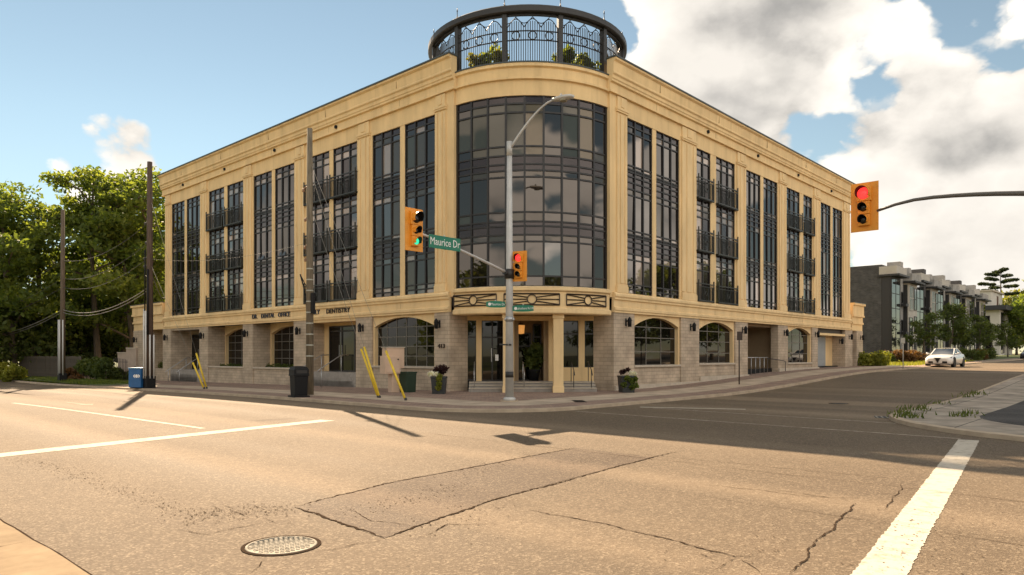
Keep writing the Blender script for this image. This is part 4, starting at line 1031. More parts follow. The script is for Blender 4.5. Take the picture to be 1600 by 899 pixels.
# ------------------------------------------------------------------ rooftop rotunda of wrought iron
ctr = W(CX, CY, 0)
ROTU = thing('rooftop_rotunda', 'round black wrought iron enclosure with ring beam on top of the drum', 'pergola', (ctr.x, ctr.y, 13.64))
RR = 4.45
def rp(deg, z, r=RR): a = R(deg-90); return Vector((r*math.cos(a), r*math.sin(a), z))
b = MB(); b.sweep_arc((0, 0), [(4.28, 2.12), (4.66, 2.12), (4.70, 2.16), (4.70, 2.38), (4.62, 2.44), (4.28, 2.44)], 0, 2*PI, 72); b.build('ring_beam', IRON, ROTU)
b = MB(); b.sweep_arc((0, 0), [(4.40, 2.04), (4.50, 2.04), (4.50, 2.10), (4.40, 2.10)], 0, 2*PI, 72); b.build('top_rail', IRON, ROTU)
b = MB(); b.sweep_arc((0, 0), [(4.40, .06), (4.52, .06), (4.52, .16), (4.40, .16)], 0, 2*PI, 72); b.build('bottom_rail', IRON, ROTU)
post = MB(); post.box(-.10, .10, -.12, .12, -.02, 2.12); post.box(-.13, .13, -.15, .15, 0, .12); post = post.mesh('post', IRON)
fin = MB(); fin.lathe([(.03, 0), (.05, .06), (.02, .12), (.015, .3), (.03, .34), (.002, .52)], 8); fin = fin.mesh('finial', IRON)
pan = MB(); n = 22; D = 30.0; t0, t1 = 1.4, 28.6
T = 0.017
for k in range(n+1):
    d = t0+(t1-t0)*k/n; top = 1.62+0.22*abs(math.sin(PI*k/n*3)); top = min(top, 1.9)
    pan.tube([rp(d, .14), rp(d, top)], T if k % 2 else T*1.15, 4, sm=False)
for c in range(3):       # pointed arches along the top
    a0 = t0+(t1-t0)*c/3; a1 = t0+(t1-t0)*(c+1)/3; m_ = (a0+a1)/2
    pan.tube([rp(a0+(a1-a0)*k/12, 1.58+0.34*math.sin(PI*k/12)) for k in range(13)], T*1.2, 4, sm=False)
    pan.tube([rp(a0+(a1-a0)*(k-6)/12, 2.0-0.26*math.sin(PI*k/12)) for k in range(13) if t0 <= a0+(a1-a0)*(k-6)/12 <= t1], T*1.1, 4, sm=False)
    rr = .17; dg = math.degrees(rr/RR)
    pan.tube([rp(m_+dg*math.cos(2*PI*k/16), 1.23+rr*math.sin(2*PI*k/16)) for k in range(17)], T*1.3, 4, caps=False, sm=False)
for z in (1.42, 1.04): pan.tube([rp(t0+(t1-t0)*k/8, z) for k in range(9)], T*1.7, 4, sm=False)
pan = pan.mesh('railing_panel', IRON)
for k in range(12):
    d = -13.3+30*k; p = rp(d, 0)
    obj('post', post, ROTU, p, R(d)); obj('finial', fin, ROTU, rp(d, 2.44, 4.5))
    obj('railing_panel', pan, ROTU, (0, 0, 0), R(d))
# roof-terrace shrubs behind the railing
for i, (d, s) in enumerate(((-36, .9), (-27, 1.1), (-19, .8), (22, 1.1), (32, 1.2), (41, 1.0), (172, 1.0))):
    p = rp(d, 0, 3.7)
    lab = ['low shrub at the left end of the rooftop railing', 'spreading shrub behind the left rooftop railing panel', 'small shrub left of the rooftop railing middle', 'pointed shrub behind the right rooftop railing panel',
           'taller leafy shrub behind the right rooftop railing panel', 'bushy shrub at the right end of the rooftop railing', 'shrub on the far side of the rooftop terrace'][i]
    t = thing('rooftop_shrub', lab, 'shrub', (ctr.x+p.x, ctr.y+p.y, 13.42), 0, 'shrubs on the roof terrace')
    q = MB(); q.lathe([(.2, 0), (.26, .4)], 10); q.build('pot', BROWNI, t)
    cs = [(rng.uniform(-.4, .4)*s, rng.uniform(-.3, .3)*s, .4+rng.uniform(.1, .75)*s) for _ in range(6)]
    obj('foliage', leaves_mesh('foliage', cs, [.28*s]*6, 380, .10, LEAF if i % 2 else LEAFY), t)
b = MB(); b.lathe([(4.3, 13.36), (4.3, 13.40)], 48, o=(CX, CY, 0)); b.build('terrace_floor', STEPM, BLD)

# ------------------------------------------------------------------ signals and street signs
RED = mat('red_lens_lit', (0.7, 0.02, 0.02), 0.3, emit=(1.0, 0.035, 0.03), estr=0.62)
GRN = mat('green_lens_lit', (0.0, 0.5, 0.3), 0.3, emit=(0.05, 0.85, 0.45), estr=0.34)
OFFL = mat('lens_off', (0.012, 0.010, 0.008), 0.25)
def signal(label, loc, rotz, lit, back=True, sc=1.0):
    t = thing('traffic_signal', label, 'traffic light', loc, rotz, 'traffic signals at the crossing'); t.scale = (sc,)*3
    b = MB(); hs = [(0.18, 0.58, .152), (-.16, .18, .105), (-.46, -.16, .105)]
    for z0, z1, r in hs: w = .18 if r > .12 else .145; b.box(-w, w, -.10, .10, z0+.004, z1-.004)
    b.build('housing', SIGYEL, t, bevel=.015)
    if back:
        b = MB(); b.box(-.34, .34, -.004, .012, -.60, .68); b.build('backplate', SIGYEL, t, bevel=.004)
    names = ('red', 'amber', 'green')
    for i, (z0, z1, r) in enumerate(hs):
        zc = (z0+z1)/2; m_ = OFFL
        if lit == 'red' and i == 0: m_ = RED
        if lit == 'green' and i == 2: m_ = GRN
        b = MB(); n = 20
        prof = [(r, 0), (r*.8, .03), (r*.4, .045), (0.001, .05)]
        b.lathe(prof, n); o = b.build('lens', m_, t, loc=(0, -.105, zc)); o.rotation_euler = (PI/2, 0, 0); o['label'] = names[i]+(' lens, lit' if m_ is not OFFL else ' lens, off')
        b = MB(); L = .24 if r > .12 else .2; r2 = r*1.10
        i0 = []; a0, a1 = R(-35), R(215)
        for k in range(19):
            a = a0+(a1-a0)*k/18; ln = L*(0.62+0.38*max(0, math.sin(a)))
            i0.append(b.add([(r2*math.cos(a), -.10, r2*math.sin(a)), (r2*math.cos(a), -.10-ln, r2*math.sin(a)), ((r2-.01)*math.cos(a), -.10-ln, (r2-.01)*math.sin(a)), ((r2-.01)*math.cos(a), -.10, (r2-.01)*math.sin(a))]))
        for k in range(18):
            b.face((i0[k][0], i0[k+1][0], i0[k+1][1], i0[k][1]), 0); b.face((i0[k][1], i0[k+1][1], i0[k+1][2], i0[k][2]), 1); b.face((i0[k][2], i0[k+1][2], i0[k+1][3], i0[k][3]), 1)
        b.build('visor', [SIGYEL, BLACK], t, loc=(0, 0, zc))
    b = MB(); b.box(-.04, .04, .1, .16, .56, .66); b.build('bracket', GALV, t)
    return t
F_B = ROT-PI/2; F_A = ROT
lx, ly = pxs(796, 627)
PB = at(lx, ly, SWH)
POLE = thing('street_light_pole', 'tall pale street light pole with curved lamp arm and signal arm at the corner', 'street light', PB)
b = MB(); b.tube([(0, 0, 0), (0, 0, 4), (0, 0, 8.75)], [.145, .118, .085], 12); b.lathe([(.21, 0), (.21, .10), (.16, .14)], 12); b.build('pole', GALV, POLE)
b = MB(); b.box(-.30, .30, -.30, .30, -.02, .03); b.build('base_plate', CONC, POLE)
LA = Vector((1.42, -0.75, 1.18)); arm = []
for k in range(11):
    s = k/10; arm.append(Vector((0, 0, 8.5))+Vector((LA.x*s, LA.y*s, 1.42*(1-(1-s)**1.5))))
b = MB(); b.tube(arm, [.05-.016*k/10 for k in range(11)], 8); b.tube([(0, 0, 8.3), (0, 0, 8.78)], [.10, .10], 10); b.build('lamp_arm', GALV, POLE)
e = arm[-1]; t_ = Vector((LA.x, LA.y, 0)).normalized()
b = MB(); ring = []
for k, (s, w, h) in enumerate(((0, .06, .05), (.12, .13, .07), (.4, .18, .085), (.65, .15, .07), (.75, .06, .035))):
    c = e+t_*s+Vector((0, 0, .01)); sd = Vector((-t_.y, t_.x, 0)); ring.append(b.add([c+sd*w*math.cos(2*PI*j/12)+Vector((0, 0, h*math.sin(2*PI*j/12))) for j in range(12)]))
for k in range(4):
    for j in range(12): b.face((ring[k][j], ring[k][(j+1) % 12], ring[k+1][(j+1) % 12], ring[k+1][j]), 0, True)
b.face(ring[0][::-1]); b.face(ring[-1]); hd = b.build('luminaire', GALV, POLE)
b = MB(); b.lathe([(.12, -.10), (.14, -.05), (.14, -.02)], 12, o=tuple(e+t_*.38)); b.build('lens', mat('lamp_lens', (0.35, 0.34, 0.28), 0.2), hd)
b = MB(); b.tube([tuple(e+t_*.3+Vector((0, 0, .09))), tuple(e+t_*.3+Vector((0, 0, .16)))], .035, 8); b.build('photocell', GALV, hd)
# signal arm over the main road
ab = -BV; zb, zt = 4.30, 5.22
armp = [ab*(4.25*k/8)+Vector((0, 0, zb+(zt-zb)*(1-(1-k/8)**1.25))) for k in range(9)]
b = MB(); b.tube(armp, [.055-.02*k/8 for k in range(9)], 8); b.build('signal_arm', GALV, POLE)
b = MB(); b.tube([(0, 0, zb-.16), (0, 0, zb+.16)], .165, 12); b.tube([ab*.1+Vector((0, 0, zb)), ab*.26+Vector((0, 0, zb+.04))], .085, 8); b.build('arm_collar', IRON, POLE)
b = MB(); b.tube([(0, 0, .8), (0, 0, 1.0)], .142, 12); b.bar((-.06, -.11, 1.9), (-.34, -.16, 1.92), .05); b.lathe([(.05, 0), (.05, .05)], 10, o=(.02, -.14, 1.88)); b.build('push_button', IRON, POLE)
b = MB(); b.tube([(0, 0, 2.68), (0, 0, 2.86)], .134, 12)
for s in (-1, 1): b.lathe([(.03, 0), (.045, .04), (.03, .1)], 10, o=(s*.13, -.06, 2.72))
b.build('clamp', STEEL, POLE)
sg = PB+armp[-1]
signal('traffic signal with green light at the end of the arm beside the green street sign', sg+AV*(-.12)+Vector((0, 0, -.02)), F_A, 'green', sc=.98)
signal('red traffic signal mounted on the street light pole', PB+Vector((.34, -.10, 4.52)), F_B+R(18), 'red', sc=.80)
b_ = MB(); b_.box(.08, .24, -.02, .02, 4.68, 4.72); b_.box(.08, .24, -.02, .02, 4.28, 4.32); b_.build('signal_bracket', GALV, POLE)
def street_sign(label, loc, rotz, w, h, txt, size, prefix=None, sx=1.0, shape='rect'):
    t = thing('street_sign', label, 'street sign', loc, rotz, 'green street name signs')
    b = MB()
    if shape == 'rect': b.box(-w/2, w/2, -.012, .012, -h/2, h/2)
    else:
        pts = [(-w/2, -h*.38), (-w/4, -h*.5), (w/4, -h*.5), (w/2, -h*.38), (w/2, h*.38), (w/4, h*.5), (-w/4, h*.5), (-w/2, h*.38)]
        b.prism(pts, -.012, .012, 0, lambda x, y, z: (x, z, y))
    b.build('panel', SIGNG, t, bevel=.003)
    b = MB()
    if shape == 'rect':
        for z in (-1, 1): b.box(-w/2+.03, w/2-.03, -.0135, -.012, z*(h/2-.022)-.006, z*(h/2-.022)+.006)
    else: b.lathe([(h*.24, 0), (h*.24, .002)], 14); 
    if shape == 'rect': b.build('border', SIGNG, t)
    else: o = b.build('emblem', WHITEP, t, loc=(-w/2+h*.5, -.0135, 0)); o.rotation_euler = (PI/2, 0, 0)
    o = obj('lettering', text_mesh(txt, size, WHITEP, .003), t, (0 if shape == 'rect' else h*.32, -.0145, 0)); o.rotation_euler = (PI/2, 0, 0); o.scale = (sx, 1, 1)
    b = MB(); b.box(-.02, .02, .012, .05, -h/2, h/2+.04); b.build('bracket', GALV, t)
    return t
P_ = PB+ab*2.98+Vector((0, 0, 4.98))
street_sign('large green sign reading Maurice Dr hung on the signal arm', P_-AV*.06+Vector((0, 0, .02)), F_A, 1.28, .40, 'Maurice Dr', .33, sx=.80)
street_sign('small green Maurice Dr name sign on the left of the light pole', PB+Vector((-.46, -.10, 3.27)), R(14), .66, .22, 'Maurice Dr', .12, sx=.9, shape='pill')
street_sign('small green Lakeshore Rd W name sign on the right of the light pole', PB+Vector((.46, -.12, 3.13)), R(-10), .72, .22, 'Lakeshore Rd W', .12, sx=.72, shape='pill')
# mast arm reaching in from the right
Q0 = Vector((9.05, 18.4, 0)); qd = -AV
Q1 = Q0+qd*6.2; lq = loc_of(Q1.x, Q1.y); base = at(*lq, SWH)
MAST = thing('signal_mast', 'grey mast arm pole standing beyond the right edge holding out a signal', 'mast arm', base)
b = MB(); b.tube([(0, 0, 0), (0, 0, 3), (0, 0, 6.2)], [.16, .14, .11], 12); b.build('pole', GALV, MAST)
pts = []
for k in range(15):
    s = k/14; z = 4.65+0.78*math.sin(min(1, s*1.12)*PI/2) - (0.17*max(0, (s-.8)/.2)**2)
    pts.append((Q1+(Q0+qd*.3-Q1)*s)-Vector((Q1.x, Q1.y, 0))+Vector((0, 0, z-base.z)))
MASTM = mat('mast_grey', (0.11, 0.10, 0.09), 0.5)
b = MB(); b.tube(pts, [.085-.052*k/14 for k in range(15)], 10); b.build('arm', MASTM, MAST)
signal('red traffic signal on orange backplate held out from the right edge', Vector((Q0.x, Q0.y, 5.36)), F_B, 'red', sc=.98)

# ------------------------------------------------------------------ utility poles, wires, guys
def upole(lxy, h, r0, r1, label, mt, conduit=True, arms=True, metres=None):
    base = at(*lxy, SWH); t = thing('utility_pole', label, 'utility pole', base, ROT)
    b = MB(); b.tube([(0, 0, -.2), (0, 0, h*.5), (0, 0, h)], [r0, (r0+r1)/2, r1], 12); b.build('pole', mt, t)
    if conduit:
        for k, (dx, dy, hh) in enumerate(conduit):
            c = MB(); c.tube([(dx, dy, 0.5), (dx, dy, hh)], .038, 8); c.build('conduit', mat('conduit_grey', (0.55, 0.55, 0.54), 0.5), t)
        c = MB(); c.box(-.26, .20, -.26, .22, -.02, .62); c.build('base_guard', BLACK, t, bevel=.03)
    return t, base
BRKT = mat('pole_hardware', (0.30, 0.17, 0.10), 0.6)
lp1 = pxs(484, 617)
UP1, B1 = upole(lp1, 10.5, .155, .105, 'weathered grey green wooden utility pole beside the black litter bin', WOOD, None)
for k in range(9):
    c = MB(); z = 1.5+k*.43; c.lathe([(.158-.005*z, 0), (.158-.005*z, .045)], 12, o=(0, 0, z)); c.build('band', mat('pale_band', (0.42, 0.42, 0.36), 0.5), UP1) if k % 1 == 0 else None
for z, ln in ((8.15, .55), (6.95, .4), (5.85, .45), (5.35, .4)):
    c = MB(); c.tube([(0, 0, z), (.02, ln*.5, z+.10), (.05, ln, z+.02)], [.03, .025, .02], 6); c.lathe([(.03, -.06), (.06, -.03), (.04, .0), (.065, .03), (.03, .07)], 10, o=(.05, ln, z)); c.build('insulator_arm', BRKT, UP1)
c = MB(); c.tube([(0.0, .7, 4.8), (0, .45, 4.3), (0, .3, 3.9), (0, .2, 3.2), (0, .17, 2.6)], .03, 6); c.tube([(0, .62, 4.7), (0.02, .2, 4.2), (0, .17, 3.4)], .02, 6); c.build('cable_riser', BLACK, UP1)
c = MB(); c.box(-.06, .06, -.30, -.16, 3.2, 4.0); c.build('junction_box', BLACK, UP1)
lp2 = pxs(234, 606.5)
UP2, B2 = upole(lp2, 11.45, .18, .12, 'dark brown utility pole with grey conduits beside the blue box', WOOD2, [(-.24, -.12, 3.9), (-.26, .08, 3.8), (-.2, .2, 4.0), (-.08, -.24, 2.7), (.1, -.25, 2.7)])
for z, ln in ((10.9, .28), (8.4, .6), (7.4, .5), (6.6, .7), (6.2, .7)):
    c = MB(); c.tube([(0, 0, z), (0, ln*.6, z+.05), (0, ln, z)], .028, 6); c.lathe([(.03, -.05), (.06, -.02), (.04, .0), (.065, .03), (.03, .07)], 8, o=(0, ln, z)); c.build('insulator_arm', WIRE, UP2)
c = MB(); c.tube([(-.16, -.16, 2.7), (-.15, -.16, 6)], .05, 8); c.tube([(-.2, .1, 3.9), (-.18, .1, 7)], .035, 8); c.build('cable_riser', BLACK, UP2)
lp3 = pxs(98, 597.5)
UP3, B3 = upole(lp3, 11.6, .175, .115, 'brown utility pole on the grass verge before the trees', mat('pole_wood_mid', (0.115, 0.085, 0.058), 0.9, var=0.3, vscale=6, stretch=(3, 3, .35)), [(-.22, -.14, 4.2), (-.24, .05, 4.2), (-.18, .18, 4.2), (-.06, -.24, 4.2)])
lp4 = (lp3[0]-.3, lp3[1]+38)
UP4, B4 = upole(lp4, 11.2, .2, .13, 'far brown utility pole beyond the left edge', WOOD2, None)
def wire(label, a, c, sag, r=.016, mt=WIRE, n=20):
    a, c = Vector(a), Vector(c); b = MB()
    b.tube([a.lerp(c, k/n)-Vector((0, 0, sag*4*(k/n)*(1-k/n)))-a for k in range(n+1)], r, 4)
    return b.build('overhead_wire', mt, None, loc=a, label=label, cat='wire', group='overhead wires')
LW_ = mat('pale_wire', (0.24, 0.23, 0.21), 0.7, spec=.2)
off = lambda B, dy, z: (B.x+dy*AV.x, B.y+dy*AV.y, B.z+z)
for k, (z1, z2, z3, z4, m_, rr) in enumerate([(5.35, 5.1, 4.9, 4.7, LW_, .022), (5.05, 4.95, 4.72, 4.55, LW_, .016), (8.15, 8.4, 8.2, 8.0, WIRE, .014), (6.95, 7.4, 7.0, 6.9, WIRE, .014), (6.0, 6.6, 6.4, 6.3, WIRE, .014)]):
    nm = ['lowest thick pale cable', 'second lowest pale cable', 'highest thin wire', 'second highest thin wire', 'middle thin wire'][k]
    if k == 4: wire(nm+' between the bin pole and the blue box pole', off(B1, .4, z1), off(B2, .4, z2), .35, .004, WIRE)
    wire(nm+' between the blue box pole and the verge pole', off(B2, .2, z2), off(B3, .1, z3), .65, rr, m_)
    wire(nm+' from the verge pole to the left edge', off(B3, .1, z3), off(B4, .1, z4), 1.3, rr, m_)
wire('short pale service cable from the blue box pole to the wing roof', off(B2, 0, 6.05), W(.2, 35.6, 5.3), .15, .02, LW_)
def guy(label, top, foot, lab2=None, gl=2.5, gr=.042):
    top, foot = Vector(top), Vector(foot); t = thing('guy_wire', label, 'guy wire', foot, 0, 'guy wires with yellow guards')
    d = top-foot; b = MB(); b.tube([(0, 0, 0), d], .0065, 5); b.build('cable', mat('guy_strand', (.22, .21, .19), .6), t)
    u = d.normalized(); b = MB(); b.tube([u*.08, u*gl], gr, 10); b.build('guard', YEL, t)
    b = MB(); b.lathe([(.05, -.1), (.05, .06), (.02, .1)], 8); b.build('anchor', IRON, t)
f1 = at(*pxs(593, 622), SWH); f1b = at(*pxs(591, 621.5), SWH); f2 = at(*pxs(634, 626), SWH)
def lean(foot, u, v, L):                     # a second point on the wire: same plane x as the pole line
    return foot
guy('yellow guarded guy wire, left one of the pair beside the utility cabinet', (B1.x, B1.y, 7.55), f1b, gl=1.98)
guy('yellow guarded guy wire, right one of the pair beside the utility cabinet', (B1.x, B1.y, 9.0), f1, gl=2.02)
guy('single yellow guarded guy wire in front of the utility cabinet', (B1.x, B1.y, 9.25), f2, gl=2.0)
f3 = at(*pxs(319, 608), SWH); f3b = at(*pxs(323, 607.5), SWH)
guy('yellow guarded guy wire, left one of the pair by the far entrance steps', (B2.x, B2.y, 6.3), f3, gl=1.5)
guy('yellow guarded guy wire, right one of the pair by the far entrance steps', (B2.x, B2.y, 9.6), f3b, gl=1.85)

# ------------------------------------------------------------------ small things on the pavement
t = thing('litter_bin', 'black plastic litter bin with hooded lid beside the wooden utility pole', 'bin', at(*pxs(467, 620.5), SWH), ROT-R(10))
b = MB(); b.box(-.31, .31, -.31, .31, .0, .06); b.build('base', BLACK, t, bevel=.01)
b = MB(); b.lathe([(.33, .06), (.37, .78)], 4, sm=False, a0=PI/4); b.build('body', BLACK, t, bevel=.02)
b = MB(); b.lathe([(.41, .78), (.41, .84), (.40, .86), (.40, 1.02), (.33, 1.12), (.12, 1.15)], 4, sm=False, a0=PI/4); b.build('lid', BLACK, t, bevel=.02)
b = MB(); b.box(-.2, .2, -.30, -.275, .88, 1.0); b.build('flap', IRON, t)
BLUE = mat('box_blue', (0.015, 0.10, 0.27), 0.45, var=0.12, vscale=3)
t = thing('newspaper_box', 'blue box with pale oval emblem beside the left utility pole', 'box', at(*pxs(217, 606.5), SWH), ROT-R(60))
b = MB(); b.box(-.36, .36, -.30, .30, .04, .98); b.build('cabinet', BLUE, t, bevel=.03)
b = MB(); b.box(-.38, .38, -.32, .32, .98, 1.05); b.build('lid', mat('box_blue_pale', (0.10, 0.24, 0.40), 0.4), t, bevel=.02)
b = MB(); b.lathe([(.16, 0), (.16, .004)], 20); o = b.build('emblem', WHITEP, t, loc=(.12, -.301, .62)); o.rotation_euler = (PI/2, 0, 0); o.scale = (1.2, .62, 1)
b = MB(); b.ring((0, 0, 0), .10, .014, (1, 0, 0), (0, 1, 0), 16); o = b.build('emblem_ring', BLUE, t, loc=(.12, -.307, .62)); o.rotation_euler = (PI/2, 0, 0)
b = MB(); b.box(-.3, .3, -.26, .26, 0, .04); b.build('base', BLACK, t)
CABM = mat('cabinet_beige', (0.60, 0.43, 0.31), 0.6, var=0.08, vscale=2)
cxy = pxs(617, 613)
t = thing('utility_cabinet', 'pinkish beige traffic control cabinet on a pedestal behind the yellow guard', 'cabinet', at(*cxy, SWH), F_A-R(8))
b = MB(); b.box(-.24, .24, -.16, .16, 0, .80); b.build('pedestal', CABM, t, bevel=.01)
b = MB(); b.box(-.62, .10, -.28, .16, .78, 1.52); b.build('lower_box', CABM, t, bevel=.015)
b = MB(); b.box(-.42, .40, -.10, .34, 1.0, 1.86); b.build('upper_box', CABM, t, bevel=.015)
b = MB(); b.box(-.45, .43, -.13, .37, 1.86, 1.90); b.build('roof', SILL, t, bevel=.01)
b = MB(); b.box(-.58, .06, -.295, -.282, .83, 1.47); b.build('door', CABM, t, bevel=.004)
b = MB(); b.lathe([(.03, 0), (.03, .03)], 10); o = b.build('lock', BLACK, t, loc=(-.02, -.296, 1.38)); o.rotation_euler = (PI/2, 0, 0)
b = MB(); b.tube([(.22, -.05, 0), (.22, -.05, 1.0)], .03, 8); b.build('conduit', GALV, t)
t = thing('green_bin', 'dark green box bin behind the beige cabinet', 'bin', at(*pxs(637, 613), SWH), F_A)
GB = mat('bin_green', (0.012, 0.035, 0.018), 0.5)
b = MB(); b.lathe([(.34, 0), (.38, .80)], 4, sm=False, a0=PI/4); b.build('body', GB, t, bevel=.02)
b = MB(); b.box(-.29, .29, -.29, .29, .80, .86); b.build('lid', GB, t, bevel=.02)
def planter(label, loc, rz, dark):
    t = thing('planter', label, 'planter', loc, rz, 'flower planters at the entrance')
    b = MB(); b.lathe([(.36, 0), (.42, .62), (.44, .64), (.44, .70), (.38, .70), (.36, .60)], 4, sm=False, a0=PI/4); b.build('pot', mat('planter_charcoal', (0.03, 0.033, 0.035), 0.5, var=.2, vscale=5), t, bevel=.01)
    b = MB(); b.lathe([(.34, .60), (.34, .66)], 4, sm=False, a0=PI/4); b.build('soil', SOIL, t)
    if dark: obj('purple_foliage', leaves_mesh('purple_foliage', [(.1, .1, .92), (.2, 0, 1.0), (0, .1, .98), (-.12, .12, .88)], [.17]*4, 420, .07, LEAFP), t)
    else: obj('purple_foliage', leaves_mesh('purple_foliage', [(-.1, .1, .86), (.05, 0, .95), (-.2, .05, .84)], [.10]*3, 240, .05, LEAFP), t)
    obj('white_flowers', leaves_mesh('white_flowers', [(-.25, -.25, .82), (-.1, -.30, .80), (-.36, -.1, .80)] if dark else [(.2, -.2, .80), (.30, -.15, .76), (.1, -.25, .8)], [.10]*3, 260, .04, FLOWER), t)
    obj('trailing_foliage', leaves_mesh('trailing_foliage', [(.02, -.33, .60), (.04, -.36, .42), (.0, -.34, .25), (.05, -.30, .72)] if dark else [(.1, -.33, .5), (.28, -.3, .55), (.3, -.3, .3), (-.1, -.34, .6), (.12, -.34, .25), (-.2, -.3, .35)], [.11]*4 if dark else [.13]*6, 500, .055, LEAFY if dark else LEAF), t)
planter('charcoal planter with white flowers and purple leaves left of the corner entrance', at(*pxs(686, 615.5), SWH), 0, True)
planter('charcoal planter smothered in trailing green right of the corner entrance', at(*pxs(979, 613.5), SWH), R(10), False)
# potted plant inside the entrance
p = W(*mE(3.0, .55, 0)[:2]); t = thing('potted_plant', 'large leafy dark plant inside the corner entrance', 'plant', (p.x, p.y, .45))
b = MB(); b.lathe([(.2, 0), (.28, .45), (.3, .5)], 14); b.build('pot', BLACK, t)
obj('foliage', leaves_mesh('foliage', [(0, 0, .8), (.2, 0, 1.1), (-.15, .1, 1.25), (.1, -.1, 1.5), (.35, -.05, 1.35)], [.32, .3, .28, .2, .2], 420, .17, LEAFD), t)
# narrow sign post on the side-street pavement
def sign_post(label, lxy, h, pw, ph, mt=BROWNI, pm=BROWNI, rz=F_B):
    t = thing('sign_post', label, 'sign post', at(*lxy, SWH), rz, 'small parking signs on posts')
    b = MB(); b.tube([(0, 0, 0), (0, 0, h)], .03, 6); b.build('post', mt, t)
    b = MB(); b.box(-pw/2, pw/2, -.045, -.032, h-ph, h); b.build('panel', pm, t, bevel=.004)
sign_post('thin brown sign post on the side street pavement', px(1155, 601, .10), 2.55, .30, .42, rz=F_B+R(60))
sign_post('pale sign post on the sunlit grass before the townhouses', px(1411, 577, .10), 2.0, .25, .35, mat('post_pale', (.5, .47, .4), .6), mat('post_panel', (.55, .52, .45), .6), rz=F_B)
# hedges on the window ledges
def hedge(label, fmap, a, c, n, z, h=.22, w=.28):
    s = (a+c)/2; p = fmap(s, n, 0); wp = W(p[0], p[1], z)
    t = thing('ledge_hedge', label, 'hedge', wp, ROT if fmap is mR else ROT+PI/2, 'clipped hedges on window ledges')
    L = c-a; k = int(L/.22)
    cs = [(-L/2+L*(i+.5)/k, rng.uniform(-.04, .04), h*.5+rng.uniform(-.03, .03)) for i in range(k)]
    obj('foliage', leaves_mesh('foliage', cs, [(.17, w*.5, h*.62)]*k, 900, .05, LEAFD), t)
    b = MB()
    for i in range(6): b.tube([(-L/2+L*(i+.5)/6, 0, 0), (-L/2+L*(i+.5)/6+.05, 0, h*.6)], .01, 4)
    b.build('stems', BARK, t)
hedge('dark hedge on the ledge below the window with the poster', mL, 17.8, 22.0, .75, .76, .30)
hedge('dark hedge on the ledge of the second recessed window from the left end', mL, 23.6, 27.9, .75, .76, .26)
hedge('dark hedge on the low wall of the single storey left wing', mL, 35.5, 38.2, .8, .62, .5)
# poster in the recessed window
t = thing('window_poster', 'white poster with a blue figure in the recessed shop window', 'poster', W(*mL(18.75, 1.22, 0)[:2], 1.0+.30), F_A-PI/2-0)
t.rotation_euler = (0, 0, ROT-PI/2)
b = MB(); b.box(-.42, .42, -.01, .01, -.55, .62); b.build('sheet', WHITEP, t)
PB_ = mat('poster_blue', (.02, .11, .17), .5)
b = MB(); b.lathe([(.06, 0), (.09, .08), (.06, .16)], 12, o=(0, 0, .12)); b.prism([(-.1, -.18), (.1, -.18), (.13, .1), (.05, .14), (-.05, .14), (-.13, .1)], -.02, -.012, 0, lambda x, y, z: (x, z, y)); b.build('figure', PB_, t)
b = MB()
for z, w in ((.48, .30), (.42, .24), (-.36, .3), (-.42, .26), (-.48, .2)): b.box(-w, w, -.013, -.0105, z-.018, z+.018)
b.build('text_lines', mat('poster_ink', (.05, .06, .07), .6), t)
# ------------------------------------------------------------------ left side: trees, hedge, fence, wall, hydrant
def wpx(u, d): x = (u-800)/1120*d; return loc_of(x, d)
tm = [grow_tree(19, 5.4, 3, .30, 13, .34, .21, 7500, (.8, 1.4), flatness=.42),
      grow_tree(17, 5.0, 8, .22, 13, .32, .21, 7500, (.8, 1.45), flatness=.42),
      grow_tree(15, 4.6, 21, .15, 13, .28, .21, 7500, (.85, 1.4), mt=LEAF, flatness=.45),
      grow_tree(20, 5.0, 34, .40, 11, .32, .2, 8000, (.7, 1.25), flatness=.38)]
spots = [(0, 196, 66, 1.0, .4, 'tall locust tree with open crown right behind the left wing roof'),
         (3, 150, 62, .95, 1.7, 'tallest slender locust tree left of the building with bare lower trunk'),
         (1, 60, 61, .92, 3.0, 'broad locust tree behind the verge utility pole'),
         (2, 18, 58, .95, .9, 'bushy tree at the left edge of the picture'),
         (1, -45, 60, 1.0, 5.1, 'broad tree leaning in from beyond the left edge'),
         (2, 110, 70, .85, 4.2, 'shorter tree behind the hedge'),
         (0, 250, 78, .95, 2.2, 'locust tree showing its top above the roof corner'),
         (0, 232, 63, 1.0, 5.0, 'locust tree standing right against the left end of the building'),
         (2, 205, 62, .95, 1.2, 'bushy tree above the single storey left wing'),
         (2, 170, 74, .95, 2.9, 'shorter tree low behind the garden wall')]
for k, u, d, sc, rz, lab in spots:
    put_tree('locust_tree', tm[k], at(*wpx(u, d), SWH), lab, 'tree', rz, 'tall trees on the left', sc)
um = [grow_tree(6, 3.4, 5+i, .06, 10, .12, .2, 6000, (1.0, 1.8), mt=LEAFD) for i in range(2)]
for i, (u, d, sc, lab) in enumerate(((-20, 57, 1.0, 'dark understorey bush tree at the far left edge'), (40, 62, 1.0, 'dark understorey bush tree left of the verge pole'), (128, 64, .95, 'dark understorey bush tree behind the hedge'),
                                     (168, 68, 1.1, 'dark understorey bush tree behind the metal fence'), (205, 72, 1.1, 'dark understorey bush tree against the left wing'), (75, 68, 1.1, 'dark understorey bush tree behind the wooden fence'))):
    put_tree('understorey_tree', um[i % 2], at(*wpx(u, d), SWH), lab, 'tree', i*1.3, 'understorey trees on the left', sc)
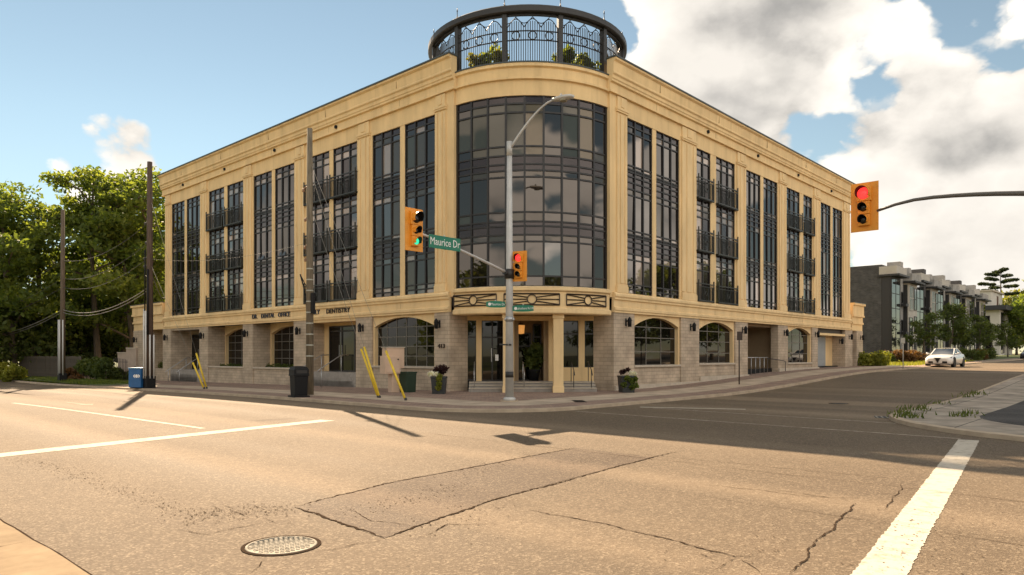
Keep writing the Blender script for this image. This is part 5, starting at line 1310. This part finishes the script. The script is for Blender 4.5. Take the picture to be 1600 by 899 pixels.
# hedge
p = at(*wpx(148, 51.5), SWH)
t = thing('hedge', 'bushy green hedge along the pavement beside the metal fence', 'hedge', p, ROT+PI/2)
cs = [(x, rng.uniform(-.3, .3), rng.uniform(.4, 1.3)) for x in np.linspace(-2.6, 2.6, 26)]
obj('foliage', leaves_mesh('foliage', cs, [(.5, .5, .5)]*26, 5200, .10, LEAFD), t)
b = MB()
for x in np.linspace(-2.4, 2.4, 7): b.tube([(x, 0, 0), (x+.1, .05, 1.1)], .03, 5)
b.build('stems', BARK, t)
for i, (u, d, s, m_, lab) in enumerate(((112, 50.5, .8, LEAFR, 'russet ornamental grass clump beside the verge pole'), (20, 52, 1.0, LEAFY, 'pale flowering shrub on the verge at the left edge'), (4, 54, 1.1, LEAFY, 'yellow green shrub behind the hydrant'),
                                     (198, 52.5, .8, LEAFD, 'low dark shrub before the garden wall'), (178, 52, .8, LEAFD, 'dark shrub at the end of the hedge'))):
    t = thing('shrub', lab, 'shrub', at(*wpx(u, d), SWH), i)
    cs = [(rng.uniform(-.6, .6)*s, rng.uniform(-.6, .6)*s, rng.uniform(.15, .9)*s) for _ in range(9)]
    obj('foliage', leaves_mesh('foliage', cs, [.38*s]*9, 1300, .10, m_), t)
    b = MB(); b.tube([(0, 0, 0), (.1, 0, .7*s)], .03, 5); b.build('stem', BARK, t)
# wooden fence
FW = mat('fence_wood', (0.085, 0.07, 0.055), .9, var=.3, vscale=5)
a_, c_ = Vector((*wpx(30, 58), 0)), Vector((*wpx(128, 55), 0)); L = (c_-a_).length; ang = math.atan2((c_-a_).y, (c_-a_).x)
t = thing('wooden_fence', 'dark vertical board fence under the trees on the left', 'fence', at(a_.x, a_.y, SWH), ROT+ang)
bd = MB(); bd.box(0, .14, -.012, .012, .05, 1.75); bd.v = [(x, y, z) for x, y, z in bd.v]; bd = bd.mesh('board', FW)
n = int(L/.155)
for k in range(n):
    o = obj('board', bd, t, (k*.155, 0, rng.uniform(-.03, .03))); o.rotation_euler = (0, rng.gauss(0, .008), 0)
b = MB(); b.box(0, L, .013, .05, .4, .49); b.build('rail', FW, t); b = MB(); b.box(0, L, .013, .05, 1.35, 1.44); b.build('rail', FW, t)
# garden wall and metal fence next to the wing
WALLM = mat('garden_wall_render', (0.42, 0.33, 0.26), .9, var=.12, vscale=2)
a_, c_ = Vector((*wpx(186, 55.5), 0)), Vector((*wpx(211, 54.6), 0)); L = (c_-a_).length; ang = math.atan2((c_-a_).y, (c_-a_).x)
t = thing('garden_wall', 'pinkish rendered garden wall joining the left wing', 'wall', at(a_.x, a_.y, SWH), ROT+ang)
b = MB(); b.box(0, L*.55, -.12, .12, -.1, 2.0); b.build('wall_panel', WALLM, t); b = MB(); b.box(L*.55, L+.3, -.13, .13, -.1, 2.35); b.build('wall_panel', WALLM, t)
b = MB(); b.box(-.03, L*.55, -.16, .16, 2.0, 2.07); b.box(L*.55, L+.3, -.17, .17, 2.35, 2.42); b.build('coping', SILL, t)
a_, c_ = Vector((*wpx(166, 53.2), 0)), Vector((*wpx(200, 51.6), 0)); L = (c_-a_).length; ang = math.atan2((c_-a_).y, (c_-a_).x)
t = thing('metal_fence', 'dark metal picket fence with arched top before the garden wall', 'fence', at(a_.x, a_.y, SWH), ROT+ang)
for k in range(int(L/.2)+1):
    b = MB(); b.tube([(k*.2, 0, 0), (k*.2, 0, 1.5+.12*math.sin(k*.2/L*PI))], .02, 5); b.build('picket', IRON, t)
b = MB(); b.bar((0, 0, .25), (L, 0, .25), .03); b.bar((0, 0, 1.35), (L, 0, 1.35), .03); b.build('rail', IRON, t)
# hydrant
HY = mat('hydrant_rust', (0.20, 0.06, 0.025), .6, var=.25, vscale=5)
t = thing('fire_hydrant', 'rusty red fire hydrant on the grass verge', 'hydrant', at(*pxs(24, 593.5), SWH))
b = MB(); b.lathe([(.19, 0), (.19, .06), (.13, .08), (.13, .62), (.17, .64), (.17, .70), (.13, .74), (.09, .84), (.03, .88)], 12); b.build('barrel', HY, t)
b = MB(); b.tube([(-.22, 0, .5), (.22, 0, .5)], .065, 8); b.tube([(0, 0, .48), (0, -.2, .48)], .08, 8); b.build('nozzle', HY, t)
# raised grass on the verge between road and walk
vb = MB(); pts = [(-6.8, 27.0), (-6.8, 60), (-3.4, 60), (-3.4, 34), (-4.2, 29.5), (-5.6, 27.2)]
i = vb.add([(x, y, g(x, y)+SWH+.012+(.10 if 30 < y else 0)) for x, y in pts]); vb.face(i)
vb.build('verge', GRASS, None, loc=W(0, 0), rotz=ROT, kind='structure')
def grass_blades(name, pts, count, h, mt, label, cat='grass', spread=1.0):
    P = np.array(pts, float); k = nrng.integers(0, len(P), count); c = P[k]+(np.stack([nrng.uniform(-.5, .5, count), nrng.uniform(-.5, .5, count)], 1) if spread == 1.0 else nrng.normal(size=(count, 2))*.35)*spread
    V = []; F = []; T = []
    for i, (x, y) in enumerate(c):
        a = nrng.uniform(0, 2*PI); w = .012*2; hh = h*nrng.uniform(.5, 1.2); dx, dy = math.cos(a)*w, math.sin(a)*w; z = g(x, y)+SWH; ln = nrng.normal(size=2)*.4*hh
        V += [(x-dx, y-dy, z), (x+dx, y+dy, z), (x+ln[0], y+ln[1], z+hh)]; F.append((3*i, 3*i+1, 3*i+2)); t_ = nrng.random(); T += [t_]*3
    me = bpy.data.meshes.new(name); me.from_pydata(V, [], F); a = me.attributes.new('tint', 'FLOAT', 'POINT'); a.data.foreach_set('value', T); me.materials.append(mt)
    o = obj(name, me, None, W(0, 0), ROT, label, cat, kind='stuff'); return o
gp = [(x, y) for x in np.arange(-6.3, -3.6, .6) for y in np.arange(29.5, 52, .8)]
grass_blades('grass', gp, 9000, .22, LEAF, 'short grass on the verge round the left poles')
wp = [(-1.0, -12.95), (-.3, -12.75), (.6, -12.5), (1.8, -12.45), (2.6, -12.4), (5.2, -12.4), (9.0, -12.4), (10.2, -12.4), (11.0, -12.4), (.4, -13.8), (1.4, -13.9)]
P0 = np.array(wp)
grass_blades('weeds', [tuple(q) for q in P0 for _ in range(1)], 300, .15, LEAFD, 'weeds growing along the cracked kerb of the right corner', 'weeds', .55)
rs = [(x, y) for x in np.arange(40.5, 64, .9) for y in np.arange(-2.8, 4.5, .9)]
grass_blades('grass', rs, 9000, .2, LEAFY, 'sunlit grass strip before the townhouses')
lb = MB(); lb.prism([(39.4, -3.2), (150, -3.2), (150, 6), (39.4, 6)], 0, .01)
lawn = MB(); xs = lin(39.4, 150, 40)
for x0, x1 in zip(xs[:-1], xs[1:]): lawn.quad((x0, -2.9, g(x0, 0)+SWH+.012), (x1, -2.9, g(x1, 0)+SWH+.012), (x1, 6, g(x1, 0)+SWH+.012), (x0, 6, g(x0, 0)+SWH+.012))
lawn.build('lawn', GRASS, None, loc=W(0, 0), rotz=ROT, kind='structure')

# ------------------------------------------------------------------ right side: townhouses
TGL = GL[G_SHOP]; TGLB = glass_mat('glass_bright', (0.02, 0.022, 0.022), .22)
WHITEW = mat('white_render', (0.46, 0.42, 0.36), .85, var=.08, vscale=1.5); CHAR = mat('charcoal_panel', (0.03, 0.029, 0.03), .6)
def twindow(t, x0, x1, y, z0, z1, nc=2, nr=3, mt=None, fm=None):
    f = MB()
    for k in range(nc+1): s = x0+(x1-x0)*k/nc; f.box(s-.04, s+.04, y-.06, y+.02, z0, z1)
    for k in range(nr+1): z = z0+(z1-z0)*k/nr; f.box(x0, x1, y-.055, y+.018, z-.04, z+.04)
    w = f.build('window', fm or CHAR, t)
    for i in range(nc):
        for j in range(nr):
            o = obj('pane', unit_box(mt or TGLB), w, ((x0+(x1-x0)*(i+.5)/nc), y-.02, z0+(z1-z0)*(j+.5)/nr)); o.scale = ((x1-x0)/nc-.08, .02, (z1-z0)/nr-.08)
            o.rotation_euler = (rng.gauss(0, .006), 0, rng.gauss(0, .006))
def townhouse(x0, w, label, flip=False, dark_end=False, side=True):
    t = thing('townhouse', label, 'townhouse', at(x0, 6, SWH-.05), ROT, 'row of grey townhouses')
    b = MB(); b.box(0, w-.02, .0, 13, -.3, 10.4); b.build('wall', GREYBRICK if not flip else LIGHTBRICK, t)
    b = MB(); b.box(-.02, w, -.05, 13.05, 10.4, 10.75); b.build('parapet', LIGHTBRICK if flip else GREYBRICK, t)
    # glazed stair corner
    b = MB(); b.box(.9, 3.9, -1.0, 0.0, -.2, .9); b.build('planter_wall', LIGHTBRICK, t)
    b = MB(); b.box(.05, 3.6, -.95, 0, .0, 9.4); b.build('glazed_bay', CHAR, t)
    twindow(t, .15, 3.5, -.97, .9, 9.2, 2, 5)
    f = MB(); f.box(.02, .05, -.85, -.05, 1.0, 9.2); f.build('side_glazing', CHAR, t)
    b = MB(); b.box(-.25, 4.0, -1.9, .3, 9.4, 9.62); b.build('canopy', CHAR, t); b = MB(); b.box(-.15, 3.9, -1.6, .2, 9.62, 10.5); b.build('canopy_fascia', WHITEW, t)
    # tall pier
    b = MB(); b.box(4.0, 5.2, -.9, .5, -.2, 11.4); b.build('tall_pier', GREYBRICK if flip else LIGHTBRICK, t)
    for z in (3.4, 6.6):
        twindow(t, 4.25, 4.95, -.92, z, z+1.3, 1, 1, TGL)
        b = MB(); b.box(4.1, 5.1, -1.5, -.93, z-.35, z-.05); b.build('flower_box', CHAR, t); 
    # pale bay
    b = MB(); b.box(5.4, w-1.2, -1.4, 0.0, -.2, 9.0); b.build('bay', WHITEW, t)
    b = MB(); b.box(5.1, w-.8, -2.2, .2, 9.0, 9.22); b.build('canopy', CHAR, t); b = MB(); b.box(5.3, w-1.0, -1.8, .2, 9.22, 10.1); b.build('canopy_fascia', LIGHTBRICK, t)
    m_ = (5.4+w-1.2)/2
    twindow(t, 5.7, m_+.1, -1.42, 5.9, 8.7, 3, 2, TGLB, WHITEW); twindow(t, 5.7, m_-.3, -1.42, .6, 5.0, 1, 3); twindow(t, m_+.5, w-1.5, -1.42, 3.2, 5.2, 1, 1, TGL)
    twindow(t, m_+.5, w-1.5, -1.42, 6.0, 8.5, 1, 2, TGL)
    d = MB(); d.box(m_+.5, w-1.6, -1.46, -1.40, 0, 2.3); dd = d.build('door', CHAR, t); h = MB(); h.box(m_+.6, m_+.66, -1.52, -1.46, .9, 1.3); h.build('handle', STEEL, dd)
    s = MB(); s.box(5.38, 5.402, -1.3, -.1, 1.0, 8.8); s.build('side_glazing', CHAR, t)
    b = MB(); b.box(w-1.0, w-.1, -.5, .2, -.2, 11.2); b.build('tall_pier', LIGHTBRICK, t)
    b = MB(); b.box(m_-.2, w-1.3, -2.8, -1.4, -.2, .55); b.build('porch_step', CONC, t)
for i, (x0, w, lab) in enumerate(((65.8, 10.4, 'nearest dark brick townhouse with glazed stair corner next to the tan building'), (76.3, 10.4, 'second townhouse from the tan building'),
                                  (86.8, 10.4, 'third townhouse from the tan building, half behind a street tree'), (97.3, 10.4, 'fourth townhouse from the tan building'), (107.8, 11, 'farthest grey townhouse in the row'))):
    townhouse(x0, w, lab, i % 2 == 1)
# end house
ex, ey = wpx(1562, 131); z_ = g(ex, ey)
t = thing('end_house', 'white rendered house with dark roof terrace at the far end of the street', 'house', W(ex, ey, z_), ROT)
ENDW = mat('white_render_bright', (.60, .55, .48), .85, var=.05, vscale=1)
b = MB(); b.box(0, 14, 0, 9, -.5, 8.4); b.build('wall', ENDW, t); b = MB(); b.box(-1.4, 14.5, -1.2, 9.5, 8.4, 9.2); b.build('terrace_rail', CHAR, t)
b = MB(); b.box(-.4, 11, 1.2, 9, 9.2, 11.9); b.build('upper_storey', ENDW, t); b = MB(); b.box(-.7, 11.3, .9, 9.2, 11.9, 12.15); b.build('roof', SILL, t)
def swin(y0, y1, x, z0, z1, p=t):
    f = MB(); f.box(x-.06, x, y0, y1, z0, z1); w = f.build('window', CHAR, p); f = MB(); f.box(x-.075, x-.06, y0+.1, y1-.1, z0+.1, z1-.1); f.build('pane', TGL, w)
swin(1.5, 3.0, 0, 5.0, 7.4); swin(1.2, 3.6, 0, .5, 3.4); swin(4.5, 6, 0, 5.0, 7.4); swin(1.8, 3.0, -.4, 9.6, 11.2)
for x0, x1, z0, z1 in ((1.2, 4.6, .5, 8.0), (7.5, 9.5, 3.0, 7.4)): twindow(t, x0, x1, -.01, z0, z1, 2, 4, TGL)
b = MB(); b.box(5.0, 6.4, 1.14, 1.2, 9.3, 11.3); b.build('door', mat('door_red', (.12, .05, .04), .5), t)
for x in (5.0, 6.6): 
    b = MB(); b.box(x, x+.5, -.4, 0, -.5, 8.4); b.build('white_pier', ENDW, t)
# street trees
sm = [grow_tree(5.6, 1.7, 41+i, .28, 9, .08, .12, 2600, (.8, 1.3), mt=LEAFD, flatness=.8) for i in range(2)]
for i, (u, d, sc, lab) in enumerate(((1448, 76, .92, 'young street tree before the nearest townhouse'), (1480, 78, 1.12, 'taller young street tree behind the white car'), (1527, 88, .98, 'young street tree before the fourth townhouse'),
                                     (1552, 96, .85, 'small street tree before the white end house'), (1574, 104, .9, 'small street tree at the foot of the end house'), (1500, 92, .9, 'young street tree half hidden among the townhouses'))):
    put_tree('street_tree', sm[i % 2], at(*wpx(u, d), SWH), lab, 'tree', i*1.1, 'young street trees by the townhouses', sc)
rm = [grow_tree(13, 5, 51, .12, 12, .25, .3, 7000, (1.0, 1.8)), grow_tree(11, 4.6, 52, .1, 12, .25, .3, 7000, (1.0, 1.8), mt=LEAFY)]
for i, (k, u, d, sc, lab) in enumerate(((1, 1602, 150, 1.2, 'bright green tree beyond the end house'), (0, 1590, 135, .75, 'dark tree low at the right edge of the street'), (0, 1640, 140, 1.2, 'tree past the right edge of the picture'), (0, 1575, 230, 1.0, 'far tree closing the end of the street'), (1, 1620, 220, 1.3, 'far bright tree at the end of the street'))):
    put_tree('roadside_tree', rm[k], at(*wpx(u, d), 0), lab, 'tree', i, 'trees at the end of the side street', sc)
# layered pine
ux, uy = wpx(1563, 150); t = thing('pine_tree', 'lone pine with flat layered branches above the white end house', 'tree', W(ux, uy, g(ux, uy)))
b = MB(); b.tube([(0, 0, 0), (.2, 0, 9), (.1, .1, 17.6)], [.3, .2, .05], 8); cs = []; rd = []
for k, (z, L, az) in enumerate(((12.6, 3.4, .1), (13.2, 3.0, 3.0), (14.2, 3.9, .3), (14.6, 3.6, 2.9), (15.4, 3.1, .0), (15.6, 3.0, 3.3), (16.4, 2.6, .4), (16.6, 2.2, 2.8), (17.2, 1.6, 1.5), (14.0, 2.5, 1.6), (15.0, 2.6, 4.6), (17.6, .8, 0))):
    d = Vector((math.cos(az), math.sin(az), 0)); e = Vector((.1, 0, z))+d*L+Vector((0, 0, .35))
    b.tube([(.1, 0, z-.1), e], [.06, .02], 5, caps=False)
    for s in (.45, .75, 1.0): c = Vector((.1, 0, z)).lerp(e, s); cs.append(c); rd.append((.75, .75, .30))
b.build('trunk', BARK, t); obj('crown', leaves_mesh('crown', cs, rd, 7000, .22, NEEDLE, flat=.5), t)
# planting beds
for i, (u, v, s, m_, lab) in enumerate(((1358, 572, 1.0, LEAFY, 'yellow green shrub against the end of the tan building'), (1372, 572, .85, LEAFY, 'smaller yellow green shrub beside the end of the tan building'),
                                     (1398, 565.5, 1.0, LEAFR, 'russet low shrub before the nearest townhouse'), (1415, 565.5, 1.0, LEAFR, 'russet low shrub right of the pale sign post'), (1432, 565, 1.0, LEAFR, 'russet low shrub left of the white car'),
                                     (1384, 566, .9, LEAFD, 'dark shrub at the foot of the dark brick end wall'), (1518, 563.5, 1.2, LEAFD, 'round dark shrub right of the white car'), (1530, 563, 1.1, LEAFR, 'round russet shrub right of the white car'), (1545, 562.5, 1.2, LEAFD, 'dark shrub before the end house'))):
    x, y = px(u, v, .1) if v > 568 else wpx(u, {565.5: 66, 565: 69, 566: 66, 563.5: 76, 563: 80, 562.5: 88}[v])
    t = thing('shrub', lab, 'shrub', at(x, y, SWH), i)
    cs = [(rng.uniform(-.8, .8)*s, rng.uniform(-.6, .6)*s, rng.uniform(.2, .85)*s) for _ in range(10)]
    obj('foliage', leaves_mesh('foliage', cs, [.42*s]*10, 1300, .11, m_), t)
    b = MB(); b.tube([(0, 0, 0), (.1, 0, .7*s)], .03, 5); b.build('stem', BARK, t)

# ------------------------------------------------------------------ cars
def car(label, lx, ly, rz, paint, name='parked_car'):
    t = thing(name, label, 'car', at(lx, ly, .0), rz)     # faces +x
    # stations along x: (x, half width low, half width waist, z sill, z waist, half width roof, z roof)
    st = [(2.28, .62, .66, .32, .60, None, None), (2.18, .80, .84, .22, .70, None, None), (1.85, .90, .92, .20, .80, None, None), (1.2, .92, .94, .20, .90, None, None), (.85, .92, .94, .20, .95, None, None),
          (.0, .92, .95, .20, .96, None, None), (-1.0, .92, .95, .20, .98, None, None), (-1.6, .91, .94, .22, 1.0, None, None), (-2.05, .86, .90, .28, 1.0, None, None), (-2.28, .72, .78, .36, .92, None, None)]
    b = MB(); rings = []
    for x, wl, ww, z0, z1, _, _ in st:
        zm = z0+(z1-z0)*.55
        rings.append(b.add([(x, -wl*.9, z0), (x, -wl, z0+.08), (x, -ww, zm), (x, -ww*.93, z1-.05), (x, -ww*.78, z1), (x, 0, z1+.035), (x, ww*.78, z1), (x, ww*.93, z1-.05), (x, ww, zm), (x, wl, z0+.08), (x, wl*.9, z0)]))
    for k in range(len(rings)-1):
        for j in range(10): b.face((rings[k][j], rings[k][j+1], rings[k+1][j+1], rings[k+1][j]), 0, True)
        b.face((rings[k][10], rings[k][0], rings[k+1][0], rings[k+1][10]), 0)
    b.face(rings[0]); b.face(rings[-1][::-1]); b.build('body', paint, t)
    # greenhouse
    gh = [(.95, .74, .95, None), (.15, .62, 1.40, 1), (-.35, .60, 1.44, 1), (-.95, .59, 1.40, 1), (-1.75, .66, 1.02, None)]
    r = MB(); i = [r.add([(x, -w, z), (x, 0, z+.02), (x, w, z)]) for x, w, z, _ in gh]
    for k in range(1, 3):
        for j in (0, 1): r.face((i[k][j], i[k][j+1], i[k+1][j+1], i[k+1][j]), 0, True)
    # pillars
    for s in (-1, 1):
        for a, c in (((.98, s*.76, .94), (.12, s*.63, 1.40)), ((-.92, s*.60, 1.39), (-1.78, s*.70, 1.0)), ((-.2, s*.80, .97), (-.25, s*.62, 1.41)), ((.15, s*.625, 1.40), (-.95, s*.60, 1.40))): r.bar(a, c, .07, .05)
    r.build('roof', paint, t)
    for nm, pts in (('windshield', [(.93, -.72, .965), (.93, .72, .965), (.16, .60, 1.385), (.16, -.60, 1.385)]), ('rear_window', [(-1.72, -.66, 1.02), (-1.72, .66, 1.02), (-.97, .57, 1.385), (-.97, -.57, 1.385)]),
                    ('side_window', [(.8, -.79, .97), (-1.5, -.78, 1.0), (-.9, -.615, 1.37), (.12, -.64, 1.37)]), ('side_window', [(.8, .79, .97), (-1.5, .78, 1.0), (-.9, .615, 1.37), (.12, .64, 1.37)])):
        q = MB(); q.face(q.add(pts)); q.build(nm, TGLB, t)
    for s in (-1, 1):
        for x in (1.40, -1.40):
            w = MB(); w.lathe([(.20, -.11), (.31, -.11), (.335, -.08), (.335, .08), (.31, .11), (.20, .11)], 20); wh = w.build('wheel', BLACK, t, loc=(x, s*.83, .335)); wh.rotation_euler = (PI/2, 0, 0)
            w = MB(); w.lathe([(.03, .0), (.06, .02), (.19, .03), (.21, .0)], 10); rm_ = w.build('rim', mat('rim_dark', (.05, .05, .055), .35, metal=.7), wh, loc=(0, 0, -.115*s if False else (-.10 if s > 0 else .085)))
            a = MB(); a.lathe([(.40, -.06), (.40, .06)], 20); ar = a.build('wheel_arch', BLACK, t, loc=(x, s*.885, .36)); ar.rotation_euler = (PI/2, 0, 0)
        h = MB(); h.hexa([(2.20, s*.40, .64), (2.02, s*.86, .66), (1.98, s*.88, .74), (2.17, s*.42, .69), (2.10, s*.40, .66), (1.9, s*.84, .68), (1.88, s*.84, .76), (2.08, s*.42, .71)]); h.build('headlight', mat('headlight_smoke', (.10, .10, .10), .15), t)
        h = MB(); h.box(2.20, 2.285, min(s*.30, s*.62), max(s*.30, s*.62), .30, .44); h.build('air_intake', BLACK, t)
        h = MB(); h.tube([(.80, s*.86, .98), (.78, s*1.02, 1.02)], .03, 6); h.lathe([(.05, -.07), (.09, 0), (.06, .07)], 8, o=(.76, s*1.05, 1.03)); h.build('mirror', paint, t)
    h = MB(); h.prism([(-.20, .70), (.20, .70), (.02, .30), (-.02, .30)], 2.265, 2.305, 0, lambda x, y, z: (z, x, y)); h.build('grille', BLACK, t)
    h = MB()
    for a, c in (((2.30, -.23, .72), (2.30, 0, .27)), ((2.30, .23, .72), (2.30, 0, .27))): h.bar(a, c, .045, .03, up=(1, 0, 0))
    h.build('grille_frame', STEEL, t)
    h = MB(); h.box(2.1, 2.30, -.8, .8, .18, .22); h.build('splitter', BLACK, t)
    return t
CARW = mat('car_white', (.72, .70, .66), .25, coat=.6)
cxl = px(1477, 573.5, 0.0)
car('white sporty sedan with triangular grille coming down the sunlit side street', cxl[0], cxl[1], ROT+PI-R(1), CARW, 'white_car')
cx2 = wpx(1612, 88)
car('dark car cut off at the right edge of the side street', cx2[0], cx2[1], ROT+PI, mat('car_dark', (.03, .03, .035), .25, coat=.6), 'dark_car')

# ------------------------------------------------------------------ what the windows mirror: the far side of the crossing
def at2(x, y): return W(x, y, g(min(x, 40), y)+SWH)
t = thing('brick_diner', 'low brick restaurant with red awnings across the side street', 'building', at2(24, -30), ROT+PI)
b = MB(); b.box(-14, 14, 0, 10, 0, 4.6); b.build('wall', TANBRICK, t); b = MB(); b.box(-14.3, 14.3, -.3, 10.3, 4.6, 5.0); b.build('parapet', WHITEW, t)
for k in range(5):
    x = -11.5+k*5.2; twindow(t, x, x+3.2, -.02, .7, 3.0, 3, 2, TGL)
    a = MB(); a.prism([(0, 3.1), (-1.6, 2.5), (-1.6, 2.35), (0, 2.9)], x-.3, x+3.5, 0, lambda y, z, x_: (x_, y, z)); a.build('awning', mat('awning_red', (.28, .05, .03), .8), t)
# trees across the main road
bt = [grow_tree(12, 4.8, 61, .18, 11, .25, .34, 5200, (1.0, 1.8)), grow_tree(10, 4.4, 62, .15, 11, .25, .34, 5200, (1.0, 1.8), mt=LEAFD)]
places = [(-38, 26), (-40, 14), (-44, 38), (-37, 3), (-41, -9), (-36, -20), (-43, -32), (-40, -46), (-30, -52), (-16, -48), (-6, -44), (6, -46), (-42, 52), (44, -26), (54, -24), (64, -25)]
words = ['first', 'second', 'third', 'fourth', 'fifth', 'sixth', 'seventh', 'eighth', 'ninth', 'tenth', 'eleventh', 'twelfth', 'thirteenth', 'fourteenth', 'fifteenth', 'sixteenth']
for i, (x, y) in enumerate(places):
    if x < -20 or y < -40: lab = words[i]+' tree of the row behind the camera across the main road'
    else: lab = words[i]+' tree of the group beyond the brick restaurant'
    put_tree('opposite_tree', bt[i % 2], at2(x, y), lab, 'tree', i*.9, 'trees across the road behind the camera', rng.uniform(.75, 1.05))
